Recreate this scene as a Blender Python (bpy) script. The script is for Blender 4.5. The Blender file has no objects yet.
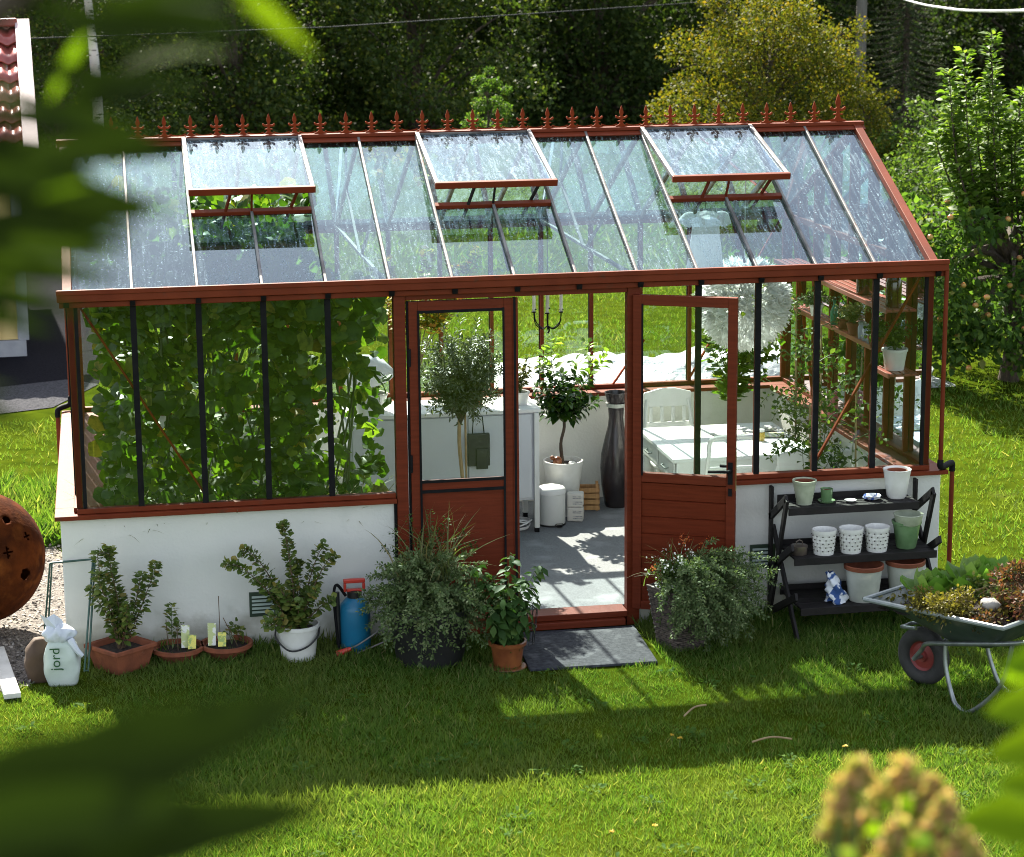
import bpy, math, random
import numpy as np
from mathutils import Vector, Matrix
R = math.radians
random.seed(7); rng = np.random.default_rng(11)
sc = bpy.context.scene
col = sc.collection

# ------------------------------------------------------------------ helpers
def tag(o, label=None, cat=None, group=None, kind=None):
    if label: o['label'] = label
    if cat: o['category'] = cat
    if group: o['group'] = group
    if kind: o['kind'] = kind
    return o

def empty(name, loc=(0, 0, 0), rz=0.0):
    o = bpy.data.objects.new(name, None); col.objects.link(o)
    o.empty_display_size = 0.1
    o.location = loc; o.rotation_euler = (0, 0, rz)
    return o

def thing(name, label, cat, loc=(0, 0, 0), rz=0.0, group=None):
    return tag(empty(name, loc, rz), label, cat, group)

class MB:
    def __init__(s): s.v = []; s.f = []
    def add(s, vs, fs):
        k = len(s.v); s.v += [tuple(p) for p in vs]; s.f += [tuple(i + k for i in f) for f in fs]; return s
    def bx(s, x0, x1, y0, y1, z0, z1):
        return s.add([(x0, y0, z0), (x1, y0, z0), (x1, y1, z0), (x0, y1, z0), (x0, y0, z1), (x1, y0, z1), (x1, y1, z1), (x0, y1, z1)],
                     [(0, 3, 2, 1), (4, 5, 6, 7), (0, 1, 5, 4), (1, 2, 6, 5), (2, 3, 7, 6), (3, 0, 4, 7)])
    def bar(s, p, q, w, h, up=(0, 0, 1), ext=0):
        p = Vector(p); q = Vector(q); d = (q - p).normalized(); p = p - d * ext; q = q + d * ext
        u = Vector(up); x = d.cross(u)
        if x.length < 1e-4: x = d.cross(Vector((0, 1, 0)))
        x.normalize(); u = x.cross(d).normalized(); x = x * w / 2; u = u * h / 2
        return s.add([p - x - u, p + x - u, p + x + u, p - x + u, q - x - u, q + x - u, q + x + u, q - x + u],
                     [(0, 3, 2, 1), (4, 5, 6, 7), (0, 1, 5, 4), (1, 2, 6, 5), (2, 3, 7, 6), (3, 0, 4, 7)])
    def tube(s, pts, r, n=8, cap=True):
        pts = [Vector(p) for p in pts]; m = len(pts)
        rs = r if hasattr(r, '__len__') else [r] * m
        k = len(s.v); prev = None
        for i, p in enumerate(pts):
            d = (pts[min(i + 1, m - 1)] - pts[max(i - 1, 0)])
            if d.length < 1e-9: d = Vector((0, 0, 1))
            d.normalize()
            if prev is None:
                a = d.cross(Vector((0, 0, 1)))
                if a.length < .05: a = d.cross(Vector((1, 0, 0)))
            else:
                a = prev - d * prev.dot(d)
                if a.length < 1e-6: a = d.cross(Vector((1, 0, .3)))
            a.normalize(); prev = a; b = d.cross(a)
            for j in range(n):
                t = 2 * math.pi * j / n
                s.v.append(tuple(p + (a * math.cos(t) + b * math.sin(t)) * rs[i]))
        for i in range(m - 1):
            for j in range(n):
                j2 = (j + 1) % n
                s.f.append((k + i * n + j, k + i * n + j2, k + (i + 1) * n + j2, k + (i + 1) * n + j))
        if cap:
            s.f.append(tuple(k + j for j in range(n))[::-1]); s.f.append(tuple(k + (m - 1) * n + j for j in range(n)))
        return s
    def lathe(s, prof, c=(0, 0, 0), n=32, ax=None, cap=False):
        k = len(s.v); cx, cy, cz = c
        for (r, z) in prof:
            for j in range(n):
                t = 2 * math.pi * j / n
                s.v.append((cx + r * math.cos(t), cy + r * math.sin(t), cz + z))
        for i in range(len(prof) - 1):
            for j in range(n):
                j2 = (j + 1) % n
                s.f.append((k + i * n + j, k + i * n + j2, k + (i + 1) * n + j2, k + (i + 1) * n + j))
        if cap:
            s.f.append(tuple(k + j for j in range(n))[::-1]); m = len(prof)
            s.f.append(tuple(k + (m - 1) * n + j for j in range(n)))
        return s
    def poly(s, pts, y0, y1, plane='xz'):
        n = len(pts)
        if plane == 'xz': A = [(a, y0, b) for a, b in pts]; B = [(a, y1, b) for a, b in pts]
        elif plane == 'xy': A = [(a, b, y0) for a, b in pts]; B = [(a, b, y1) for a, b in pts]
        else: A = [(y0, a, b) for a, b in pts]; B = [(y1, a, b) for a, b in pts]
        return s.add(A + B, [tuple(range(n))[::-1], tuple(range(n, 2 * n))] + [(i, (i + 1) % n, n + (i + 1) % n, n + i) for i in range(n)])
    def sphere(s, c, r, sx=1, sy=1, sz=1, n=16, m=10):
        prof = [(max(1e-4, math.sin(math.pi * i / m)) * r, -math.cos(math.pi * i / m) * r) for i in range(m + 1)]
        k = len(s.v); s.lathe(prof, (0, 0, 0), n)
        for i in range(k, len(s.v)):
            x, y, z = s.v[i]; s.v[i] = (c[0] + x * sx, c[1] + y * sy, c[2] + z * sz)
        return s
    def build(s, name, mat, parent=None, bevel=0.0, smooth=False, seg=2, angle=40):
        me = bpy.data.meshes.new(name); me.from_pydata(s.v, [], s.f); me.validate(); me.update()
        o = bpy.data.objects.new(name, me); col.objects.link(o)
        me.materials.append(mat)
        if parent: o.parent = parent
        if bevel:
            b = o.modifiers.new('bevel', 'BEVEL'); b.width = bevel; b.segments = seg; b.limit_method = 'ANGLE'; b.angle_limit = R(35)
        if smooth:
            me.polygons.foreach_set('use_smooth', [True] * len(me.polygons))
            me.set_sharp_from_angle(angle=R(angle))
        return o

# ------------------------------------------------------------------ materials
def newmat(name):
    m = bpy.data.materials.new(name); m.use_nodes = True; m.node_tree.nodes.clear()
    return m, m.node_tree.nodes, m.node_tree.links

def surf(name, c1, c2=None, scale=8, rough=.6, bump=.15, bscale=None, spec=.5, metal=0, coat=0, detail=6, trans=0, dirt=None, stretch=(1, 1, 1), thresh=(.35, .65), bdist=.01):
    m, N, L = newmat(name)
    out = N.new('ShaderNodeOutputMaterial'); p = N.new('ShaderNodeBsdfPrincipled')
    tc = N.new('ShaderNodeTexCoord'); mp = N.new('ShaderNodeMapping'); mp.inputs['Scale'].default_value = stretch
    L.new(tc.outputs['Object'], mp.inputs['Vector'])
    nz = N.new('ShaderNodeTexNoise'); nz.inputs['Scale'].default_value = scale; nz.inputs['Detail'].default_value = detail
    L.new(mp.outputs[0], nz.inputs['Vector'])
    c2 = c2 or tuple(min(1, x * .72) for x in c1)
    rp = N.new('ShaderNodeValToRGB'); e = rp.color_ramp.elements
    e[0].position = thresh[0]; e[1].position = thresh[1]; e[0].color = (*c2, 1); e[1].color = (*c1, 1)
    L.new(nz.outputs['Fac'], rp.inputs[0]); last = rp.outputs[0]
    if dirt:
        dn = N.new('ShaderNodeTexNoise'); dn.inputs['Scale'].default_value = dirt[1]; dn.inputs['Detail'].default_value = 8
        L.new(tc.outputs['Object'], dn.inputs['Vector'])
        dr = N.new('ShaderNodeValToRGB'); dr.color_ramp.elements[0].position = dirt[2]; dr.color_ramp.elements[1].position = min(1, dirt[2] + .18)
        L.new(dn.outputs['Fac'], dr.inputs[0])
        mx = N.new('ShaderNodeMix'); mx.data_type = 'RGBA'; L.new(dr.outputs[0], mx.inputs[0]); L.new(last, mx.inputs[6]); mx.inputs[7].default_value = (*dirt[0], 1)
        last = mx.outputs[2]
    L.new(last, p.inputs['Base Color'])
    p.inputs['Roughness'].default_value = rough; p.inputs['Specular IOR Level'].default_value = spec; p.inputs['Metallic'].default_value = metal
    p.inputs['Coat Weight'].default_value = coat
    if bump:
        bn = N.new('ShaderNodeTexNoise'); bn.inputs['Scale'].default_value = bscale or scale * 6; bn.inputs['Detail'].default_value = 6
        L.new(mp.outputs[0], bn.inputs['Vector'])
        b = N.new('ShaderNodeBump'); b.inputs['Strength'].default_value = bump; b.inputs['Distance'].default_value = bdist
        L.new(bn.outputs['Fac'], b.inputs['Height']); L.new(b.outputs[0], p.inputs['Normal'])
    if trans:
        t = N.new('ShaderNodeBsdfTranslucent'); L.new(last, t.inputs[0]); mxs = N.new('ShaderNodeMixShader'); mxs.inputs[0].default_value = trans
        L.new(p.outputs[0], mxs.inputs[1]); L.new(t.outputs[0], mxs.inputs[2]); L.new(mxs.outputs[0], out.inputs[0])
    else: L.new(p.outputs[0], out.inputs[0])
    return m

def leafmat(name, stops, trans=.4, rough=.45, spec=.4, tint=(1.25, 1.3, .6), patch=None):
    """stops: list of (pos, colour) by leaf"""
    m, N, L = newmat(name)
    out = N.new('ShaderNodeOutputMaterial'); p = N.new('ShaderNodeBsdfPrincipled'); g = N.new('ShaderNodeNewGeometry')
    rp = N.new('ShaderNodeValToRGB'); el = rp.color_ramp.elements
    while len(el) < len(stops): el.new(.5)
    for i, (q, c) in enumerate(stops): el[i].position = q; el[i].color = (*c, 1)
    L.new(g.outputs['Random Per Island'], rp.inputs[0]); last = rp.outputs[0]
    if patch:
        tc = N.new('ShaderNodeTexCoord'); nz = N.new('ShaderNodeTexNoise'); nz.inputs['Scale'].default_value = patch[1]; nz.inputs['Detail'].default_value = 5
        L.new(tc.outputs['Object'], nz.inputs['Vector'])
        r2 = N.new('ShaderNodeValToRGB'); r2.color_ramp.elements[0].position = patch[2]; r2.color_ramp.elements[1].position = patch[2] + .2
        L.new(nz.outputs['Fac'], r2.inputs[0])
        sc_ = N.new('ShaderNodeMath'); sc_.operation = 'MULTIPLY'; sc_.inputs[1].default_value = patch[3]; L.new(r2.outputs[0], sc_.inputs[0])
        mx = N.new('ShaderNodeMix'); mx.data_type = 'RGBA'; L.new(sc_.outputs[0], mx.inputs[0]); L.new(last, mx.inputs[6]); mx.inputs[7].default_value = (*patch[0], 1)
        last = mx.outputs[2]
    L.new(last, p.inputs['Base Color']); p.inputs['Roughness'].default_value = rough; p.inputs['Specular IOR Level'].default_value = spec
    t = N.new('ShaderNodeBsdfTranslucent')
    mt = N.new('ShaderNodeMix'); mt.data_type = 'RGBA'; mt.blend_type = 'MULTIPLY'; mt.inputs[0].default_value = 1
    L.new(last, mt.inputs[6]); mt.inputs[7].default_value = (*tint, 1); L.new(mt.outputs[2], t.inputs[0])
    ms = N.new('ShaderNodeMixShader'); ms.inputs[0].default_value = trans
    L.new(p.outputs[0], ms.inputs[1]); L.new(t.outputs[0], ms.inputs[2]); L.new(ms.outputs[0], out.inputs[0])
    return m

def glassmat(name, dirt=0.0, dcol=(.8, .85, .88), streak=(14, 2.2), cov=(.45, .75), tint=(.93, .97, .95), refl=1.7, base=.0, drops=0.0):
    m, N, L = newmat(name)
    out = N.new('ShaderNodeOutputMaterial')
    tr = N.new('ShaderNodeBsdfTransparent'); tr.inputs[0].default_value = (*tint, 1)
    gl = N.new('ShaderNodeBsdfGlossy'); gl.inputs[0].default_value = (.70, .85, 1, 1); gl.inputs['Roughness'].default_value = .0
    fr = N.new('ShaderNodeFresnel'); fr.inputs[0].default_value = 1.5
    ml = N.new('ShaderNodeMath'); ml.operation = 'MULTIPLY'; ml.use_clamp = True; ml.inputs[1].default_value = refl
    L.new(fr.outputs[0], ml.inputs[0])
    ms = N.new('ShaderNodeMixShader'); L.new(ml.outputs[0], ms.inputs[0]); L.new(tr.outputs[0], ms.inputs[1]); L.new(gl.outputs[0], ms.inputs[2])
    last = ms.outputs[0]
    if dirt or base or drops:
        tc = N.new('ShaderNodeTexCoord'); mp = N.new('ShaderNodeMapping'); mp.inputs['Scale'].default_value = (streak[0], streak[1], streak[1])
        L.new(tc.outputs['Object'], mp.inputs[0])
        # wavy distortion so the runs are not straight
        nd = N.new('ShaderNodeTexNoise'); nd.inputs['Scale'].default_value = 9; nd.inputs['Detail'].default_value = 3
        L.new(tc.outputs['Object'], nd.inputs['Vector'])
        ad = N.new('ShaderNodeMix'); ad.data_type = 'RGBA'; ad.blend_type = 'ADD'; ad.inputs[0].default_value = .9
        L.new(mp.outputs[0], ad.inputs[6]); L.new(nd.outputs['Color'], ad.inputs[7])
        n1 = N.new('ShaderNodeTexNoise'); n1.inputs['Scale'].default_value = 3.0; n1.inputs['Detail'].default_value = 9; n1.inputs['Roughness'].default_value = .68
        L.new(ad.outputs[2], n1.inputs['Vector'])
        r1 = N.new('ShaderNodeMapRange'); r1.inputs['From Min'].default_value = cov[0]; r1.inputs['From Max'].default_value = cov[1]; r1.inputs['To Min'].default_value = base; r1.inputs['To Max'].default_value = base + dirt
        L.new(n1.outputs['Fac'], r1.inputs['Value'])
        # large cloudy film
        n2 = N.new('ShaderNodeTexNoise'); n2.inputs['Scale'].default_value = 1.7; n2.inputs['Detail'].default_value = 4
        L.new(tc.outputs['Object'], n2.inputs['Vector'])
        r2 = N.new('ShaderNodeMapRange'); r2.inputs['From Min'].default_value = .3; r2.inputs['From Max'].default_value = .7; r2.inputs['To Min'].default_value = .30; r2.inputs['To Max'].default_value = 1.5
        L.new(n2.outputs['Fac'], r2.inputs['Value'])
        mu = N.new('ShaderNodeMath'); mu.operation = 'MULTIPLY'; mu.use_clamp = True
        L.new(r1.outputs[0], mu.inputs[0]); L.new(r2.outputs[0], mu.inputs[1]); fac = mu.outputs[0]
        if drops:
            vo = N.new('ShaderNodeTexNoise'); vo.inputs['Scale'].default_value = 70; vo.inputs['Detail'].default_value = 2
            L.new(tc.outputs['Object'], vo.inputs['Vector'])
            r3 = N.new('ShaderNodeMapRange'); r3.inputs['From Min'].default_value = .60; r3.inputs['From Max'].default_value = .70; r3.inputs['To Max'].default_value = drops
            L.new(vo.outputs['Fac'], r3.inputs['Value'])
            # drops gather in patches
            r4 = N.new('ShaderNodeMapRange'); r4.inputs['From Min'].default_value = .45; r4.inputs['From Max'].default_value = .6
            L.new(n1.outputs['Fac'], r4.inputs['Value'])
            m3 = N.new('ShaderNodeMath'); m3.operation = 'MULTIPLY'; L.new(r3.outputs[0], m3.inputs[0]); L.new(r4.outputs[0], m3.inputs[1])
            m4 = N.new('ShaderNodeMath'); m4.operation = 'ADD'; m4.use_clamp = True; L.new(fac, m4.inputs[0]); L.new(m3.outputs[0], m4.inputs[1]); fac = m4.outputs[0]
        df = N.new('ShaderNodeBsdfDiffuse'); df.inputs[0].default_value = (*dcol, 1)
        tl = N.new('ShaderNodeBsdfTranslucent'); tl.inputs[0].default_value = (*dcol, 1)
        mt = N.new('ShaderNodeMixShader'); mt.inputs[0].default_value = .5; L.new(df.outputs[0], mt.inputs[1]); L.new(tl.outputs[0], mt.inputs[2])
        m2 = N.new('ShaderNodeMixShader'); L.new(fac, m2.inputs[0]); L.new(last, m2.inputs[1]); L.new(mt.outputs[0], m2.inputs[2]); last = m2.outputs[0]
    L.new(last, out.inputs[0])
    return m

M = {}
M['red'] = surf('red_brown_paint', (.165, .030, .010), (.125, .021, .007), 5, .55, .05, spec=.15, dirt=((.08, .035, .02), 14, .62))
M['red_door'] = surf('door_paint', (.145, .025, .009), (.11, .018, .006), 4, .5, .12, bscale=30, stretch=(1, 1, 14), spec=.15)
M['finial_red'] = surf('finial_paint', (.23, .040, .010), (.16, .026, .008), 12, .75, .1, spec=.1)
M['black'] = surf('black_rubber', (.006, .006, .007), (.010, .010, .011), 20, .7, .05, spec=.12)
M['alu'] = surf('weathered_aluminium', (.20, .195, .19), (.09, .085, .085), 9, .5, .06, spec=.3, metal=.2, dirt=((.12, .05, .045), 11, .6))
M['plaster'] = surf('white_render', (.67, .67, .63), (.61, .62, .59), 3, .85, .5, bscale=55, dirt=((.50, .52, .49), 2.2, .60), bdist=.004)
pm = M['plaster']; PN = pm.node_tree.nodes; PL_ = pm.node_tree.links
pb = next(n for n in PN if n.type == 'BSDF_PRINCIPLED'); src = pb.inputs['Base Color'].links[0].from_socket
tcn = PN.new('ShaderNodeTexCoord'); sp = PN.new('ShaderNodeSeparateXYZ'); PL_.new(tcn.outputs['Object'], sp.inputs[0])
sn = PN.new('ShaderNodeTexNoise'); sn.inputs['Scale'].default_value = 7; sn.inputs['Detail'].default_value = 9; PL_.new(tcn.outputs['Object'], sn.inputs['Vector'])
m1 = PN.new('ShaderNodeMath'); m1.operation = 'MULTIPLY_ADD'; m1.inputs[1].default_value = .5; m1.inputs[2].default_value = -.07; PL_.new(sn.outputs['Fac'], m1.inputs[0])
m2_ = PN.new('ShaderNodeMath'); m2_.operation = 'SUBTRACT'; PL_.new(m1.outputs[0], m2_.inputs[0]); PL_.new(sp.outputs['Z'], m2_.inputs[1])
mr = PN.new('ShaderNodeMapRange'); mr.inputs['From Min'].default_value = -.06; mr.inputs['From Max'].default_value = .10; mr.inputs['To Max'].default_value = .6; PL_.new(m2_.outputs[0], mr.inputs['Value'])
mxp = PN.new('ShaderNodeMix'); mxp.data_type = 'RGBA'; PL_.new(mr.outputs[0], mxp.inputs[0]); PL_.new(src, mxp.inputs[6]); mxp.inputs[7].default_value = (.27, .26, .19, 1); PL_.new(mxp.outputs[2], pb.inputs['Base Color'])
M['plaster_in'] = surf('white_inner_render', (.74, .73, .69), (.66, .65, .61), 3, .85, .25, bscale=60)
M['white'] = surf('white_paint', (.8, .8, .79), (.74, .74, .73), 6, .4, .03)
M['white_metal'] = surf('white_enamel', (.72, .73, .72), (.68, .69, .68), 6, .3, .0)
M['cab'] = surf('cabinet_grey_white', (.62, .64, .68), (.58, .6, .64), 3, .5, .02)
M['terra'] = surf('terracotta', (.24, .070, .030), (.16, .045, .02), 14, .8, .2, dirt=((.36, .22, .16), 9, .66))
M['terra_glazed'] = surf('orange_glazed_clay', (.25, .085, .028), (.14, .04, .016), 10, .3, .1)
M['soil'] = surf('potting_soil', (.035, .022, .015), (.015, .01, .008), 60, .95, .9, bscale=90)
M['ceramic'] = surf('white_ceramic', (.74, .74, .71), (.66, .66, .62), 15, .3, .05, dirt=((.45, .44, .38), 18, .66))
M['greyglaze'] = surf('grey_glazed_clay', (.52, .54, .49), (.40, .42, .38), 9, .45, .1, dirt=((.62, .6, .5), 12, .6))
M['greenglaze'] = surf('green_glaze', (.16, .27, .13), (.11, .2, .09), 12, .25, .08)
M['greenribbed'] = surf('pale_green_ribbed', (.42, .46, .34), (.32, .36, .26), 20, .5, .1)
M['blackwood'] = surf('black_stained_wood', (.010, .009, .009), (.018, .015, .015), 12, .6, .2, spec=.25)
M['dark_plastic'] = surf('black_plastic', (.010, .010, .011), (.016, .016, .016), 12, .5, .05)
M['grating'] = surf('green_vent_metal', (.03, .055, .035), (.02, .04, .025), 15, .4, .05)
M['grating_slat'] = surf('vent_slat', (.34, .42, .37), (.28, .35, .31), 15, .4, .05)
M['floor'] = surf('grey_granite_floor', (.21, .215, .225), (.15, .155, .165), 120, .85, .15, spec=.15, bscale=160, detail=3, dirt=((.29, .30, .31), 4, .55))
M['mat'] = surf('slate_rubber_mat', (.05, .053, .062), (.025, .027, .034), 40, .8, .8, spec=.15, bscale=70, dirt=((.11, .115, .125), 9, .55), bdist=.006)
M['shadow_gap'] = surf('lattice_gap', (.13, .12, .11), (.08, .07, .065), 20, .8, 0)
M['wood'] = surf('pine', (.5, .28, .11), (.38, .19, .07), 6, .6, .1, stretch=(8, 1, 1))
M['bark'] = surf('bark', (.09, .065, .045), (.045, .034, .025), 20, .9, .8, stretch=(1, 1, .3), bdist=.02)
M['birch_bark'] = surf('birch_bark', (.55, .53, .5), (.05, .045, .04), 7, .8, .3, stretch=(1, 1, 4), thresh=(.36, .44))
M['stem'] = surf('green_stem', (.09, .13, .035), (.06, .09, .03), 20, .6, .1)
M['stem_brown'] = surf('brown_stem', (.14, .09, .05), (.09, .06, .035), 20, .8, .2)
M['stake'] = surf('cane', (.38, .27, .14), (.28, .19, .09), 20, .7, .1)
M['pole'] = surf('grey_pole_wood', (.2, .19, .17), (.13, .12, .11), 6, .9, .3, stretch=(6, 6, .5))
M['wire_w'] = surf('white_cable', (.8, .8, .82), None, 6, .4, 0)
M['wire_b'] = surf('dark_cable', (.03, .03, .03), None, 6, .5, 0)
M['steel'] = surf('galvanised_tube', (.3, .33, .33), (.2, .22, .22), 20, .35, .05, metal=.7)
M['barrow'] = surf('dark_green_tray', (.045, .065, .055), (.03, .045, .04), 14, .45, .1, dirt=((.14, .13, .1), 8, .58))
M['barrow_rim'] = surf('tray_rim', (.26, .29, .29), (.16, .19, .19), 16, .4, .1)
M['tyre'] = surf('tyre_rubber', (.022, .022, .023), (.035, .034, .033), 20, .8, .3)
M['wheel_red'] = surf('red_wheel', (.22, .03, .028), (.15, .022, .02), 20, .5, .1)
M['rust'] = surf('rusty_iron', (.095, .024, .006), (.04, .011, .004), 9, .95, .5, spec=.05, bscale=45, dirt=((.15, .045, .010), 7, .56))
M['blue'] = surf('blue_tank_plastic', (.012, .17, .32), (.01, .14, .27), 8, .35, .03)
M['redplastic'] = surf('red_plastic', (.55, .045, .03), (.48, .04, .025), 8, .35, .02)
M['hoopgreen'] = surf('green_coated_steel', (.02, .07, .055), (.015, .055, .04), 20, .4, .02)
M['bag'] = surf('white_green_plastic', (.56, .62, .58), (.45, .53, .48), 5, .45, .35, bscale=22, bdist=.01)
M['bagtop'] = surf('pale_sack_top', (.62, .66, .72), (.5, .54, .6), 9, .4, .5, bscale=22, bdist=.01)
M['text'] = surf('dark_green_print', (.02, .09, .03), None, 6, .5, 0)
M['brownbox'] = surf('brown_paper_sack', (.10, .06, .035), (.06, .035, .02), 7, .8, .2)
M['gravel'] = surf('gravel', (.25, .225, .20), (.09, .08, .075), 75, .95, 1.0, spec=.1, bscale=60, bdist=.02, dirt=((.2, .18, .12), 3, .6), detail=3)
M['drive'] = surf('shaded_tarmac', (.012, .012, .016), (.007, .007, .010), 30, 1, .5, spec=.03, bscale=50, bdist=.015)  # near-black because the tree shade over the drive is put into the colour
M['tile'] = surf('red_roof_tile', (.34, .075, .06), (.24, .05, .045), 4, .3, .05, coat=.3)
M['yellow'] = surf('yellow_board', (.62, .47, .2), (.55, .41, .17), 4, .6, .1)
M['greyboard'] = surf('grey_board', (.33, .34, .37), (.26, .27, .3), 7, .7, .1)
M['pinkboard'] = surf('pale_bargeboard', (.6, .47, .48), (.5, .38, .4), 4, .6, .05)
M['tarp'] = surf('white_sheeting', (.34, .36, .40), (.25, .28, .32), 5, .45, .9, bscale=9, bdist=.05)
M['vase'] = surf('dark_glazed_vase', (.04, .032, .034), (.022, .018, .02), 9, .22, .1)
M['candle'] = surf('ivory_wax', (.8, .78, .72), None, 6, .4, 0, trans=.3)
M['fabric'] = surf('white_cotton', (.85, .85, .88), (.8, .8, .84), 5, .9, .4, bscale=20, trans=.42, bdist=.015)
M['petal'] = surf('white_lamp_petal', (.88, .88, .86), (.84, .84, .82), 9, .7, 0, trans=.6)
M['shelfred'] = surf('red_shelf_slat', (.36, .085, .06), (.28, .065, .05), 8, .3, .05, spec=.7)
M['brownglass'] = surf('brown_bottle', (.07, .015, .012), (.04, .01, .009), 9, .12, 0, coat=.6)
M['greenglass'] = surf('green_bottle', (.05, .28, .17), (.04, .22, .13), 9, .12, 0, coat=.6, trans=.3)
M['jar'] = surf('clear_jar', (.55, .6, .68), (.3, .34, .42), 14, .1, 0, coat=.5)
M['pink'] = surf('pink_candle', (.5, .12, .17), None, 5, .5, 0)
M['plate_blue'] = surf('blue_white_china', (.78, .79, .82), (.06, .12, .42), 28, .2, 0, thresh=(.44, .5), detail=3)
M['cloth_blue'] = surf('blue_white_cloth', (.7, .74, .8), (.03, .08, .25), 16, .85, .4, thresh=(.46, .52), detail=2, bscale=30)
M['tin'] = surf('brass_tin', (.2, .16, .13), (.12, .1, .08), 20, .35, .1, metal=.6)
M['brass'] = surf('brass', (.5, .36, .16), None, 10, .35, 0, metal=.8)
M['paper'] = surf('printed_carton', (.74, .71, .66), (.68, .65, .6), 9, .6, .05)
M['print_grey'] = surf('grey_print', (.3, .3, .31), (.6, .58, .56), 60, .6, 0, detail=2)
M['packet'] = surf('seed_packet', (.75, .76, .7), (.5, .56, .25), 30, .4, 0, thresh=(.5, .56), detail=2)
M['packet_y'] = surf('yellow_flower_print', (.7, .65, .12), (.3, .4, .1), 40, .4, 0, thresh=(.42, .5), detail=2)
M['apple'] = surf('apple_skin', (.42, .28, .06), (.4, .09, .05), 12, .35, .02)
M['board'] = surf('pale_plank', (.62, .61, .57), (.5, .49, .45), 7, .8, .1)
M['wicker'] = surf('grey_wicker', (.13, .10, .085), (.05, .04, .035), 40, .8, .3)
M['yellowpet'] = surf('yellow_petals', (.75, .5, .03), None, 30, .6, 0, trans=.3)
M['soil_bed'] = surf('forest_floor', (.025, .022, .014), (.014, .013, .009), 4, .95, .4)
M['dead'] = surf('dead_stalk', (.3, .22, .11), (.2, .14, .07), 20, .8, .1)
M['rock'] = surf('grey_stone', (.3, .28, .26), (.2, .19, .18), 12, .8, .3)

G1 = glassmat('clear_wall_glass', dirt=.035, cov=(.55, .85), streak=(20, 20), refl=1.5, base=.0)
G_roof = glassmat('weathered_roof_glass', dirt=.44, cov=(.49, .72), streak=(24, .9), refl=2.3, base=.03, dcol=(.52, .70, .80), drops=.9, tint=(.50, .65, .66))
G_back = glassmat('back_roof_glass', dirt=.22, cov=(.45, .8), streak=(13, 1.8), refl=2.2, base=.06, dcol=(.36, .54, .66), drops=.25, tint=(.78, .90, .92))
G_vent = glassmat('vent_glass', dirt=.42, cov=(.46, .66), streak=(17, 1.2), refl=.95, base=.03, dcol=(.60, .76, .92), drops=.6, tint=(.40, .52, .62))

L_ = {}
L_['grass'] = leafmat('grass_blades', [(0, (.045, .110, .016)), (.4, (.082, .165, .028)), (.8, (.135, .215, .048)), (.96, (.20, .25, .08)), (1, (.33, .30, .14))], .5, .65, .1, (1.25, 1.25, .45), patch=((.165, .195, .055), 1.1, .48, .5))
L_['forest'] = leafmat('dark_forest_leaves', [(0, (.020, .042, .010)), (.6, (.042, .070, .017)), (.94, (.075, .105, .022)), (1, (.12, .14, .03))], .45, .6, .15, (1.0, 1.1, .45))
L_['forest2'] = leafmat('birch_leaves', [(0, (.030, .056, .014)), (.6, (.060, .098, .024)), (.93, (.11, .14, .03)), (1, (.18, .18, .04))], .5, .55, .2, (1.0, 1.1, .4))
L_['spruce'] = leafmat('spruce_needles', [(0, (0.0260, 0.0455, 0.0208)), (.8, (0.0520, 0.0806, 0.0312)), (1, (0.1040, 0.1300, 0.0455))], .2, .7, .15)
L_['gold'] = leafmat('golden_leaves', [(0, (.045, .070, .010)), (.4, (.085, .105, .014)), (.85, (.14, .14, .018)), (1, (.20, .15, .02))], .45, .6, .1, (1.2, 1.1, .4))
L_['apple'] = leafmat('apple_leaves', [(0, (0.0355, 0.0761, 0.0182)), (.5, (0.0608, 0.1166, 0.0243)), (.9, (0.1014, 0.1724, 0.0355)), (1, (0.2028, 0.2028, 0.0608))], .5, .55, .12, (1.25, 1.35, .5))
L_['bush'] = leafmat('bush_leaves', [(0, (0.0360, 0.0720, 0.0162)), (.6, (0.0674, 0.1170, 0.0252)), (1, (0.1350, 0.1890, 0.0450))], .48, .55, .15, (1.25, 1.3, .5))
L_['shoot'] = leafmat('young_apple_leaves', [(0, (.07, .13, .018)), (.6, (.12, .21, .03)), (1, (.22, .30, .06))], .5, .5, .2, (1.25, 1.3, .5))
L_['vine'] = leafmat('broad_vine_leaves', [(0, (.045, .10, .012)), (.45, (.085, .165, .02)), (.8, (.15, .24, .03)), (.94, (.26, .30, .05)), (1, (.36, .25, .05))], .5, .42, .45, (1.3, 1.5, .4), patch=((.03, .075, .01), 26, .45, .6))
L_['grey'] = leafmat('grey_green_leaves', [(0, (.055, .095, .028)), (.5, (.095, .145, .05)), (1, (.20, .24, .11))], .25, .6, .3)
L_['olive'] = leafmat('olive_leaves', [(0, (0.0476, 0.0646, 0.0306)), (.6, (0.0884, 0.1088, 0.0578)), (1, (0.1904, 0.2108, 0.1496))], .3, .4, .6)
L_['citrus'] = leafmat('citrus_leaves', [(0, (0.0180, 0.0495, 0.0108)), (.6, (0.0315, 0.0765, 0.0144)), (1, (0.0720, 0.1260, 0.0180))], .3, .25, .7, (1.3, 1.5, .4))
L_['citrus2'] = leafmat('young_citrus_leaves', [(0, (.12, .22, .03)), (1, (.24, .36, .06))], .5, .3, .6)
L_['pepper'] = leafmat('pepper_leaves', [(0, (0.0270, 0.0630, 0.0162)), (.7, (0.0450, 0.0990, 0.0216)), (1, (0.0900, 0.1530, 0.0360))], .35, .5, .15)
L_['currant'] = leafmat('shrub_leaves', [(0, (.07, .12, .022)), (.6, (.12, .18, .035)), (.9, (.2, .22, .05)), (1, (.28, .22, .06))], .35, .5, .4)
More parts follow.
